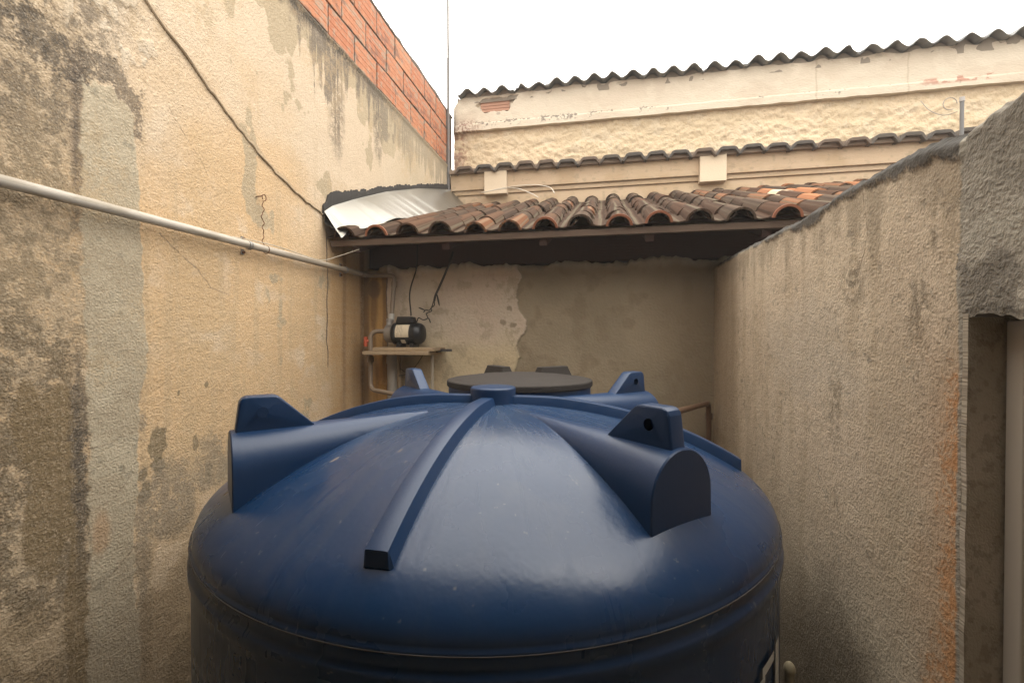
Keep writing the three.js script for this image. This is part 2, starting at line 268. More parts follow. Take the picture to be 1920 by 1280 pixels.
// hollow clay bricks on top, each one a piece
{
  const brickH = 0.194, rowH = 0.208, L = 0.316, step = 0.331, h0 = 1.99, bx = LX - 0.008;
  const brickMap = [0, 1, 2, 3, 4].map((k) => colorTex(256, 128, (u, v) => {
    const c = [0.50, 0.205, 0.105], n = fbm(u * 8 + k * 9, v * 5, 4), m = fbm(u * 30 + k * 20, v * 18, 3);
    if (k % 3 === 1) mix3(c, [0.46, 0.17, 0.085], 0.8); if (k % 3 === 2) mix3(c, [0.54, 0.245, 0.13], 0.7);
    mix3(c, [0.58, 0.30, 0.17], 0.45 * ss(0.5, 0.75, n)); mix3(c, [0.30, 0.10, 0.05], 0.5 * ss(0.55, 0.75, m)); mix3(c, [0.38, 0.30, 0.225], 0.7 * ss(0.57, 0.68, fbm(u * 5 + 40 + k, v * 9))); mix3(c, [0.34, 0.28, 0.22], 0.8 * ss(0.12, 0.0, Math.min(u, 1 - u, v * 0.6, (1 - v) * 0.6) * 3 + (fbm(u * 12 + k, v * 12) - 0.4) * 0.4)); mix3(c, [0.16, 0.10, 0.08], 0.6 * ss(0.64, 0.74, fbm(u * 3 + 9 * k, v * 3 + 70)));
    return c;
  }));
  const mats = brickMap.map((map) => new THREE.MeshStandardMaterial({ map, roughness: 0.85 }));
  mats.push(std(0.22, 0.10, 0.085, 0.9));
  const shape = new THREE.Shape(); shape.moveTo(-0.085, 0);                  // across the brick: (out of wall, up), with extruded grooves
  shape.lineTo(-0.003, 0); shape.lineTo(0, 0.004);
  const bands = 4, bh = (brickH - 0.008) / bands;
  for (let i = 0; i < bands; i++) { const y = 0.004 + i * bh; shape.lineTo(0, y + bh * 0.62); if (i < bands - 1) { shape.lineTo(-0.0016, y + bh * 0.66); shape.lineTo(-0.0016, y + bh * 0.96); shape.lineTo(0, y + bh); } }
  shape.lineTo(0, brickH - 0.004); shape.lineTo(-0.003, brickH); shape.lineTo(-0.085, brickH); shape.closePath();
  const geos = [L, L - 0.006, L + 0.004].map((len) => {
    const g = new THREE.ExtrudeGeometry(shape, { depth: len, bevelEnabled: false }); g.rotateY(0); const p = g.attributes.position, uv = g.attributes.uv;
    for (let i = 0; i < p.count; i++) uv.setXY(i, p.getZ(i) / len, p.getY(i) / brickH);
    g.translate(0, 0, -len / 2); return g;
  });
  for (let r = 0; r < 3; r++) for (let i = 0; i < 17; i++) {
    const D = 0.275 + (r % 2) * 0.165 + i * step;
    if (D > 5.2) continue;
    const m = part('brick', geos[(rnd() * 3) | 0], r === 2 && rnd() < 0.12 ? mats[5] : mats[(rnd() * 5) | 0], boundary);
    m.position.set(bx + rr(-0.004, 0.004), EYE + h0 + 0.008 + r * rowH + rr(-0.002, 0.002), -D); m.rotation.set(rr(-0.006, 0.006), rr(-0.012, 0.012), 0);
  }
  // mortar between and over them
  const core = box(bx - 0.088, bx - 0.012, h0 - 0.004, h0 + 3 * rowH, -0.3, 5.3);
  const S = axis([-0.3, 5.3, 0.02]), T = [0, 0.3, 0.65, 1];
  const cap = reliefWall(S, T, (D, t) => P(bx - 0.006 * t + 0.008 * (fbm(D * 12, t * 3, 3) - 0.3), h0 + 3 * rowH + t * (0.012 + 0.04 * fbm(D * 7, 2, 4) * ss(0.3, 0.6, fbm(D * 3, 7, 3))), D), [-0.09, 0, 0], (D, t) => [D, t], false);
  part('brick_mortar', mergeGeometries([core.toNonIndexed(), cap]), std(0.17, 0.145, 0.12, 0.97, { bumpMap: withRepeat(roughBump, 3), bumpScale: 0.004 }), boundary);
}

// ---------------------------------------------------------------- low rendered wall on the right, with a doorway near the camera
const RX = 0.71, DJ = 1.085, DB = 3.2;
const RD0 = 1.0, RD1 = 3.2, RH0 = -2.05, RH1 = 0.5;
const crustW = (D) => (0.016 + 0.045 * fbm(D * 5, 11.5) + 0.022 * ss(1.5, 1.12, D) - 0.02 * ss(1.9, 2.5, D)) * (0.6 + 0.8 * fbm(D * 22, 5.5));
const rTop = (D) => path1([[-1.2, 0.44], [0.9, 0.44], [0.95, 0.435], [1.07, 0.422], [1.27, 0.442], [1.57, 0.452], [1.98, 0.445], [2.66, 0.462], [3.2, 0.47]], D) + (fbm(D * 9, 1.2) - 0.5) * 0.02 + (vn(D * 45, 3) - 0.5) * 0.007;
const rightCracks = [[[2.1, 0.2], [1.95, 0.14], [1.85, 0.06], [1.72, 0.02]], [[1.45, 0.42], [1.43, 0.3], [1.46, 0.2]], [[1.24, 0.1], [1.2, 0.0], [1.17, -0.06], [1.16, -0.16]]];
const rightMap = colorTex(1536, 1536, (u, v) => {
  const D = lerp(RD0, RD1, u), h = lerp(RH0, RH1, v), top = rTop(D) - h;
  const n1 = fbm(D * 2.5 + 60, h * 2.5, 5), n2 = fbm(D * 10 + 31, h * 10, 5), n3 = fbm(D * 60, h * 60 + 11, 3), st = fbm(D * 18 + 5, h * 1.5, 4);
  const c = [0.62, 0.505, 0.37];
  mix3(c, [0.64, 0.53, 0.385], 0.7 * ss(0.4, 0.65, n1)); mix3(c, [0.47, 0.38, 0.265], 0.5 * ss(0.5, 0.75, n2)); mix3(c, [0.46, 0.36, 0.24], 0.45 * ss(0.5, 0.7, st));
  mix3(c, [0.30, 0.22, 0.14], 0.6 * ss(2.6, 2.75, D));                                   // browner under the roof: its shade is painted into the colour
  mix3(c, [0.17, 0.135, 0.088], 0.8 * ss(-0.5, -1.1, h + (n1 - 0.5) * 0.5 + (n2 - 0.5) * 0.2) * ss(1.25, 1.5, D));  // low down beside the tank: shade of the narrow gap painted in as brown
  mix3(c, [0.30, 0.26, 0.20], 0.7 * ss(0.64, 0.74, n3) * ss(0.35, 0.6, n2));
  mix3(c, [0.19, 0.155, 0.105], 0.7 * Math.max(blob(D, h, 1.22, 0.04, 0.03, 0.10, n2, 0.6), blob(D, h, 1.5, 0.15, 0.05, 0.06, n2, 0.7), blob(D, h, 1.17, 0.24, 0.012, 0.05, n2, 0.5), blob(D, h, 1.6, -0.2, 0.05, 0.1, n2, 0.8)) * ss(0.35, 0.55, n3));
  // black crust along the top and drips from it
  const n4 = vn(D * 230, h * 230), sp = clamp(0.5 + (n3 - 0.5) * 0.9 + (n4 - 0.5) * 0.55), crust = ss(0.012, -0.012, top - crustW(D) + (n2 - 0.5) * 0.05 + (sp - 0.5) * 0.02);
  const sand = vn(D * 300, h * 300); mix3(c, [0.36, 0.285, 0.195], 0.42 * ss(0.55, 0.9, sand)); mix3(c, [0.72, 0.61, 0.46], 0.32 * ss(0.4, 0.1, sand)); mix3(c, [0.30, 0.235, 0.155], 0.35 * ss(0.68, 0.85, sp));
  mix3(c, [0.27, 0.22, 0.155], 0.5 * ss(0.52, 0.75, st * 0.6 + n2 * 0.4 + 0.25 * ss(0.25, 0.03, top) - 0.25 * ss(0.1, 0.4, top)));
  mix3(c, [0.085, 0.078, 0.068], 0.94 * crust); mix3(c, [0.045, 0.041, 0.036], 0.8 * ss(0.04, 0.015, top + (n2 - 0.5) * 0.02));
  for (const l of rightCracks) { const d = lineDist(l, D + (n2 - 0.5) * 0.05, h + (n1 - 0.5) * 0.04); if (d < 0.03) mix3(c, [0.20, 0.15, 0.10], 0.6 * (1 - ss(0.0008, 0.003, Math.abs(d + (n3 - 0.5) * 0.008))) * ss(0.3, 0.5, n1 * 0.5 + n3 * 0.5)); }
  mix3(c, [0.50, 0.43, 0.335], 0.5 * blob(D, h, 1.85, -0.05, 0.35, 0.16, n2, 0.4)); mix3(c, [0.44, 0.345, 0.23], 0.45 * blob(D, h, 1.3, -0.35, 0.10, 0.4, n2, 0.6));
  // orange rust wash beside the jamb, grey broken edge
  const w = D - DJ, ow = 0.035 + 0.10 * fbm(h * 2.6, 31) * (0.5 + fbm(h * 14, 77)), og = clamp(1.05 - w / ow + (n2 - 0.5) * 0.9) * ss(0.03, -0.14, h + (n2 - 0.5) * 0.25) * (0.55 + 0.6 * fbm(h * 5, 50));
  mix3(c, [0.47, 0.32, 0.20], 0.6 * ss(0.2, 0.05, w + (n2 - 0.5) * 0.1) * ss(0.12, -0.2, h));
  mix3(c, [0.55, 0.25, 0.085], 0.85 * grit(clamp(og), sp, 0.55) * ss(0.25, 0.5, n3 * 0.5 + n2 * 0.5 + 0.05));
  mix3(c, [0.36, 0.33, 0.27], 0.95 * ss(0.014, 0.009, w + (n2 - 0.5) * 0.014));
  
  return c;
});
const yardWall = thing('yard_wall', 'low beige roughcast wall on the right with black mould along its top', 'wall');
{
  const S = axis([DJ, 1.75, 0.0045], [1.75, 3.2, 0.009]), T = axis([0, 0.25, 0.05], [0.25, 1, 0.0024]);
  const at = (D, t) => {
    const top = rTop(D), h = lerp(-2.05, top, t), e = ss(0.035, 0.0, top - h), jag = ss(DJ + 0.012, DJ, D);
    const rel = grain(D + 4, h) * 0.0022 + (fbm(D * 4, h * 4) - 0.5) * 0.007 + (fbm(D * 18, h * 18) - 0.5) * 0.002;
    const k = ss(0.006, -0.006, top - h - crustW(D) + (fbm(D * 10 + 31, h * 10) - 0.5) * 0.05); return P(RX - rel - k * (0.002 + 0.006 * fbm(D * 30, h * 30)) + 0.03 * e * e + jag * 0.004, h, D - 0.010 * jag * fbm(3, h * 24, 4));
  };
  const uv = (D, t) => [(D - RD0) / (RD1 - RD0), (lerp(-2.05, rTop(D), t) - RH0) / (RH1 - RH0)];
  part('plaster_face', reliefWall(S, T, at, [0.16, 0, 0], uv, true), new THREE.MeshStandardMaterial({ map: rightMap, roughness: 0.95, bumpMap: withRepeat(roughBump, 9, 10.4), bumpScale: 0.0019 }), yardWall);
  // smooth concrete jamb of the doorway
  const jm = colorTex(256, 1024, (u, v) => { const c = [0.42, 0.355, 0.27], n = fbm(u * 2, v * 26, 5), m = fbm(u * 14, v * 160, 4); mix3(c, [0.48, 0.41, 0.32], 0.7 * ss(0.45, 0.7, n)); mix3(c, [0.24, 0.195, 0.14], 0.5 * ss(0.52, 0.72, m)); return c; });
  const J = axis([0, 1, 0.05]), K = axis([-2.05, 0.045, 0.02]);
  const jg = reliefWall(J, K, (s, h) => P(lerp(RX + 0.001, 0.86, s) + (s < 0.01 ? (fbm(h * 20, 8) - 0.5) * 0.003 : 0), h, DJ - 0.0115 - (fbm(s * 2, h * 6, 3) - 0.5) * 0.004), [0, 0, -0.014], (s, h) => [s, (h + 2.05) / 2.1], false);
  part('door_jamb', jg, new THREE.MeshStandardMaterial({ map: jm, roughness: 0.85, bumpMap: withRepeat(smoothBump, 1, 10), bumpScale: 0.003 }), yardWall);
  // rough grey cement over the door head
  const LD0 = -1.2, LD1 = 1.098;
  const lt = colorTex(1024, 512, (u, v) => {
    const D = lerp(LD0, LD1, u), h = lerp(0, 0.5, v), n2 = fbm(D * 9, h * 9 + 70, 5), n3 = fbm(D * 50, h * 50, 3), c = [0.41, 0.37, 0.30];
    mix3(c, [0.21, 0.19, 0.155], 0.85 * ss(0.15, 0.42, h + (n2 - 0.5) * 0.35)); mix3(c, [0.12, 0.105, 0.085], 0.6 * grit(ss(0.46, 0.66, n2), n3)); mix3(c, [0.38, 0.34, 0.27], 0.6 * ss(0.58, 0.7, n3) * ss(0.4, 0.6, n2)); return c;
  });
  const S2 = axis([LD0, 0.7, 0.1], [0.7, LD1, 0.004]), T2 = axis([0, 1, 0.0105]);
  const at2 = (D0, t) => {
    const e1 = ss(LD1 - 0.03, LD1, D0), D = D0 + e1 * (0.012 * (1 - t) - 0.022 * ss(0.85, 1, t) + (fbm(t * 9, 4) - 0.5) * 0.014), bot = 0.042 + (fbm(D * 24, 5, 4) - 0.5) * 0.035 - 0.012 * ss(1.0, 0.95, D), top = rTop(D), h = lerp(bot, top, t);
    const e = ss(0.03, 0, top - h), b = ss(0.02, 0, h - bot);
    return P(RX - 0.0015 - grain(D + 9, h) * 0.003 - (fbm(D * 7, h * 7) - 0.5) * 0.008 + 0.025 * e * e + 0.004 * b + 0.003 * e1, h, D);
  };
  part('lintel', reliefWall(S2, T2, at2, [0.17, 0, 0], (D, t) => [(D - LD0) / (LD1 - LD0), lerp(0.04, 0.44, t) / 0.5], true), new THREE.MeshStandardMaterial({ map: lt, roughness: 0.97, bumpMap: withRepeat(roughBump, 9, 2), bumpScale: 0.0026 }), yardWall);
}
// door in that doorway
{
  const d = thing('metal_door', 'pale grey panelled door set in the doorway at the right edge', 'door', null, [0.78, 0, -1.05]);
  const fm = std(0.55, 0.49, 0.41, 0.55), lm = std(0.60, 0.54, 0.45, 0.5);
  const put = (n, g, m) => { g.translate(-0.78, 0, 1.05); return part(n, g, m, d); };
  put('door_frame', mergeGeometries([box(0.772, 0.83, -2.05, 0.03, 1.03, 1.07, 0.004), box(0.774, 0.83, -0.012, 0.028, 0.2, 1.0295, 0.004)]), fm);
  put('door_leaf', box(0.797, 0.827, -2.04, -0.018, 0.22, 1.026, 0.003), lm);
  for (const [a, b] of [[-1.9, -1.1], [-1.0, -0.1]]) put('door_panel', box(0.791, 0.797, a, b, 0.32, 0.96, 0.0025), lm);
  put('door_handle', capsuled(P(0.775, -1.02, 0.29), P(0.775, -1.02, 0.40), 0.009), std(0.5, 0.5, 0.5, 0.3, { metalness: 1 }));
}

// ---------------------------------------------------------------- low shed at the back: wall, beam, tile roof
const XR = 3.62;
const shed = thing('shed_wall', 'shaded back wall, half pink roughcast and half smooth grey render, under the tile roof', 'wall');
{
  const BX0 = -1.8, BX1 = 0.9, BH0 = -2.05, BH1 = 0.6;
  const edge = (h) => path1([[-1, -0.62], [-0.23, -0.615], [-0.04, -0.6], [0.02, -0.55], [0.11, -0.545], [0.18, -0.585], [0.26, -0.6], [0.4, -0.57], [0.49, -0.585], [1, -0.58]], h) + (fbm(h * 14, 2, 4) - 0.5) * 0.06 + (fbm(h * 60, 9, 2) - 0.5) * 0.012;
  const coat = (x, h) => ss(0.004, -0.004, x - edge(h));                       // 1 on the thicker, older coat at the left
  const map = colorTex(1536, 1408, (u, v) => {
    const x = lerp(BX0, BX1, u), h = lerp(BH0, BH1, v), n1 = fbm(x * 3, h * 3 + 5, 5), n2 = fbm(x * 11, h * 11, 5), n3 = fbm(x * 50, h * 50, 3), st = fbm(x * 20, h * 1.6, 4);
    const n4 = vn(x * 180, h * 180), sp = clamp(0.5 + (n3 - 0.5) * 0.9 + (n4 - 0.5) * 0.5), c = [0.29, 0.235, 0.158]; mix3(c, [0.33, 0.265, 0.18], ss(0.4, 0.65, n1)); mix3(c, [0.24, 0.185, 0.12], 0.6 * ss(0.5, 0.7, n2)); mix3(c, [0.21, 0.155, 0.095], 0.7 * ss(0.25, 0.65, x + (n1 - 0.5) * 0.4));
    const e = [0.56, 0.465, 0.36]; mix3(e, [0.57, 0.44, 0.34], 0.6 * ss(0.45, 0.65, n1)); mix3(e, [0.56, 0.45, 0.29], ss(0.1, -0.2, h + (n1 - 0.5) * 0.4)); mix3(e, [0.34, 0.27, 0.18], 0.5 * grit(ss(0.5, 0.75, n2), sp)); mix3(e, [0.36, 0.28, 0.19], 0.35 * ss(0.66, 0.85, sp)); mix3(e, [0.22, 0.17, 0.11], 0.7 * Math.max(blob(x, h, -0.66, 0.2, 0.02, 0.02, n3), blob(x, h, -0.7, 0.1, 0.02, 0.02, n3), blob(x, h, -0.63, 0.08, 0.03, 0.015, n3)));
    mix3(c, e, coat(x, h));
    const br = ss(-1.585, -1.60, x + (fbm(h * 9, 3, 3) - 0.5) * 0.02);          // rust-brown corner strip
    const b = [0.47, 0.28, 0.10]; mix3(b, [0.20, 0.11, 0.045], 0.8 * ss(0.45, 0.7, st)); mix3(b, [0.16, 0.095, 0.05], 0.8 * Math.max(ss(-1.7, -1.78, x + (st - 0.5) * 0.08), blob(x, h, -1.7, 0.35, 0.05, 0.07, n2))); mix3(c, b, br);
    mix3(c, [0.07, 0.05, 0.035], 0.8 * (1 - ss(0.002, 0.008, Math.abs(x + 1.592 + (fbm(h * 9, 3, 3) - 0.5) * 0.02))));
    mix3(c, [0.40, 0.34, 0.25], 0.6 * ss(0.43, 0.5, h + (n2 - 0.5) * 0.06));
    return c;
  });
  const top = (x) => 0.518 + (fbm(x * 7, 3) - 0.5) * 0.075 + (vn(x * 34, 8) - 0.5) * 0.022;
  const S = axis([-1.8, 0.9, 0.008], [0.9, 3.62, 0.3]), T = axis([0, 0.5, 0.05], [0.5, 1, 0.0035]);
  const at = (x, t) => { const tp = top(x), h = lerp(-2.05, tp, t), k = coat(x, h), lip = ss(0.42, 0.47, h + (fbm(x * 9, 1, 3) - 0.5) * 0.07); const rel = (fbm(x * 5, h * 5, 3) - 0.5) * 0.012 + k * (0.012 + grain(x, h) * 0.006) + (1 - k) * (fbm(x * 40, h * 40, 2) - 0.5) * 0.002 + lip * (0.008 + (fbm(x * 16, h * 16) - 0.3) * 0.05); return P(x, h, DB - rel + 0.02 * ss(0.02, 0, tp - h)); };
  part('plaster_face', reliefWall(S, T, at, [0, 0, -0.14], (x, t) => [(x - BX0) / (BX1 - BX0), (lerp(-2.05, top(x), t) - BH0) / (BH1 - BH0)], false), new THREE.MeshStandardMaterial({ map, roughness: 0.95, bumpMap: withRepeat(roughBump, 5, 5), bumpScale: 0.003 }), shed);
  part('end_wall', box(XR - 0.12, XR, -2.05, 0.5, 3.35, 5.2), std(0.4, 0.33, 0.24), shed);
}
const woodDark = std(0.08, 0.04, 0.03, 0.8, { bumpMap: withRepeat(smoothBump, 2, 8), bumpScale: 0.004 });
const woodEave = std(0.13, 0.085, 0.058, 0.8, { bumpMap: withRepeat(smoothBump, 6, 1), bumpScale: 0.004 });
const SL = 0.345, roofH = (D) => 0.625 + SL * (D - 2.70);                    // level on which the channels lie
const roof = thing('tile_roof', 'mossy clay tile roof over the back wall, brown with a few orange tiles', 'roof');
{
  part('wall_beam', box(-1.76, XR, 0.515, 0.69, 3.235, 3.33, 0.004), woodDark, roof);
  part('eave_board', box(-1.765, XR, 0.588, 0.628, 2.735, 2.762, 0.003), woodEave, roof);
  const ang = Math.atan(SL);
  for (let i = 0; i < 9; i++) {
    const g = new RoundedBoxGeometry(0.05, 0.075, 2.62, 1, 0.003); g.rotateX(ang); const D = 4.0; g.translate(-1.6 + i * 0.62, EYE + roofH(D) - 0.062, -D);
    part('rafter', g, woodDark, roof);
  }
  for (const D of [2.95, 3.75, 4.15, 4.55, 4.95]) { const g = new THREE.BoxGeometry(5.36, 0.02, 0.05); g.rotateX(ang); g.translate((XR - 1.76) / 2, EYE + roofH(D) - 0.014, -D); part('batten', g, woodDark, roof); }
  // tiles
  const mk = (k, base, alt) => colorTex(128, 256, (u, v) => { const n = fbm(u * 4 + k * 7, v * 9, 5), m = fbm(u * 14 + k * 3, v * 36, 4), c = [...base]; mix3(c, alt, ss(0.45, 0.68, n)); mix3(c, [c[0] * 0.45, c[1] * 0.45, c[2] * 0.45], 0.6 * ss(0.5, 0.72, m)); mix3(c, [0.17, 0.155, 0.11], 0.5 * ss(0.63, 0.74, fbm(u * 9 + 50, v * 20 + k, 4))); return c; });
  const defs = [[[0.082, 0.051, 0.036], [0.105, 0.065, 0.045]], [[0.068, 0.045, 0.033], [0.09, 0.06, 0.042]], [[0.09, 0.053, 0.036], [0.115, 0.066, 0.043]], [[0.085, 0.06, 0.044], [0.112, 0.078, 0.056]], [[0.22, 0.10, 0.053], [0.10, 0.062, 0.043]], [[0.48, 0.23, 0.115], [0.32, 0.145, 0.075]], [[0.66, 0.55, 0.42], [0.55, 0.38, 0.24]]];
  const mats = defs.map(([a, b], k) => new THREE.MeshPhysicalMaterial({ map: mk(k, a, b), roughness: 1, specularIntensity: 0.2, bumpMap: withRepeat(smoothBump, 1, 1), bumpScale: 0.003 }));
  const rim = std(0.27, 0.105, 0.055, 0.9);
  // half-round channel: r0 at the low end, r1 at the high end, thick walls
  function channel(r0, r1, len, th, squash, up) {
    const A = 11, Ls = 3, pos = [], uv = [], idx = [];
    const ringAt = (r, z, inner) => { for (let i = 0; i <= A; i++) { const a = Math.PI * (0.02 + 0.96 * i / A), q = r - (inner ? th : 0); pos.push(Math.cos(a) * q, (Math.sin(a) * q * squash) * up, z); uv.push(i / A, z / len + 0.0); } };
    for (const inner of [0, 1]) for (let k = 0; k <= Ls; k++) { const t = k / Ls; ringAt(lerp(r0, r1, t), -t * len, inner); }
    const W = A + 1, O = (Ls + 1) * W, q = (a, b, c, d) => idx.push(a, b, c, a, c, d);
    for (let k = 0; k < Ls; k++) for (let i = 0; i < A; i++) { const a = k * W + i; q(a, a + 1, a + W + 1, a + W); q(O + a, O + a + W, O + a + W + 1, O + a + 1); }
    for (let i = 0; i < A; i++) { q(i, O + i, O + i + 1, i + 1); const a = Ls * W + i; q(a, a + 1, O + a + 1, O + a); }
    for (let k = 0; k < Ls; k++) { const a = k * W; q(a, a + W, O + a + W, O + a); const b = a + A; q(b, O + b, O + b + W, b + W); }
    const g = new THREE.BufferGeometry(); g.setAttribute('position', new THREE.Float32BufferAttribute(pos, 3)); g.setAttribute('uv', new THREE.Float32BufferAttribute(uv, 2)); g.setIndex(idx);
    return toCreasedNormals(g, 0.9);
  }
  const covers = [0.0, 0.003, -0.003].map((d) => channel(0.075 + d, 0.055, 0.42, 0.0125, 0.95, 1));
  const pans = [0, 0.002].map((d) => channel(0.084, 0.099 + d, 0.42, 0.011, 0.62, -1));
  const pitch = 0.216, x0 = -1.64, expo = 0.312, cols = 25;
  for (let r = 0; r < 9; r++) for (let c = -1; c < cols; c++) {
    const s = r * expo, D = 2.70 + s * Math.cos(ang), y = EYE + roofH(D);
    const pn = part('channel_tile', pans[(rnd() * 2) | 0], mats[(rnd() * 2) | 0], roof);
    pn.position.set(x0 + (c + 0.5) * pitch + rr(-0.004, 0.004), y + 0.058 + rr(-0.003, 0.003), -D + 0.0); pn.rotation.set(ang + 0.03, rr(-0.01, 0.01), 0);
    if (c < 0) continue;
    const x = x0 + c * pitch, far = x > 0.9;
    let k = (rnd() * 4) | 0; const q = rnd();
    if (far && q < 0.10) k = 5; else if (far && q < 0.26) k = 4; else if (q < (r === 0 ? 0.10 : 0.05)) k = 4; if (r > 3 && c < 3 && q < 0.3) k = 4;
    if (c === 14 && r === 5) k = 5; if (c === 14 && r === 4) k = 6; if (c === 15 && (r === 4 || r === 5)) k = 5; if (c === 14 && r === 2) k = 5; if (c === 18 && (r === 5 || r === 6)) k = 5;
    const cv = part('cover_tile', covers[(rnd() * 3) | 0], mats[k], roof);
    cv.position.set(x + rr(-0.008, 0.008), y + 0.006 + rr(-0.005, 0.005), -D + rr(-0.014, 0.014)); cv.rotation.set(ang + 0.040 + rr(-0.008, 0.008), rr(-0.03, 0.03), rr(-0.03, 0.03));
    if (r === 0 && [1, 6, 8, 9, 12].includes(c)) {                 // raw orange lip of the lowest tiles
      const t = channel(0.0762, 0.0755, 0.013, 0.0135, 0.955, 1); const l = part('tile_lip', t, rim, cv); l.position.z = 0.0025;
    }
  }
}

// ---------------------------------------------------------------- aluminium flashing and tar at the left end of the roof
const flTop = (D) => path1([[2.66, 0.80], [2.75, 0.86], [3.03, 0.985], [3.52, 1.19], [4.18, 1.425], [5.15, 1.72]], D);
{
  const tar = thing('tar_band', 'ragged black tar brushed on the wall above the silver flashing', 'tar');
  const S = axis([2.665, 5.15, 0.006]), T = [0, 0.25, 0.5, 0.75, 1];
  const hgt = (D) => path1([[2.66, 0.05], [2.72, 0.10], [2.9, 0.105], [3.3, 0.065], [4.1, 0.045], [5.15, 0.07]], D) * (0.45 + 0.6 * fbm(D * 9, 3)) + (vn(D * 55, 6) - 0.5) * 0.018 + (vn(D * 120, 16) - 0.5) * 0.014;
  part('tar_coat', reliefWall(S, T, (D, t) => P(LX + 0.0165 + 0.002 * vn(D * 90, t * 9) - 0.004 * ss(0.8, 1, t), flTop(D) - 0.03 + t * (hgt(D) + 0.03), D), [-0.02, 0, 0], (D, t) => [D, t], false), std(0.03, 0.027, 0.025, 0.75), tar);
  const fl = thing('roof_flashing', 'crumpled silver flashing strip where the tile roof meets the left wall', 'flashing');
  const SD = axis([2.66, 5.12, 0.012]), A = axis([0, 1, 0.02]);
  const width = (D) => path1([[2.66, 0.10], [2.8, 0.17], [3.3, 0.27], [3.9, 0.30], [4.6, 0.27], [5.15, 0.14]], D);
  const at = (D, a) => {
    const fold = roofH(D) + 0.095, w = width(D), n = (fbm(D * 2.5, a * 3) - 0.5) * 0.07 + (fbm(D * 6 - a * 2.5, a * 7 + D * 2) - 0.5) * 0.03;
    if (a < 0.45) { const t = a / 0.45; return P(LX + 0.020 + Math.max(-0.002, n * 0.5 * ss(0, 0.3, t)) + 0.02 * ss(0.7, 1, t), lerp(flTop(D), fold, t), D); }
    const t = (a - 0.45) / 0.55; return P(LX + 0.038 + w * t, fold + n * 0.8 + 0.018 * Math.sin(t * Math.PI) - 0.03 * t * t - 0.05 * ss(2.72, 2.66, D) * t, D);
  };
  const g = reliefWall(SD, A, at, [0.0015, -0.002, 0], (D, a) => [D, a], true);
  part('aluminium_strip', g, new THREE.MeshStandardMaterial({ color: new THREE.Color().setRGB(0.30, 0.288, 0.255), metalness: 0.9, roughness: 0.33, side: THREE.DoubleSide }), fl);
}

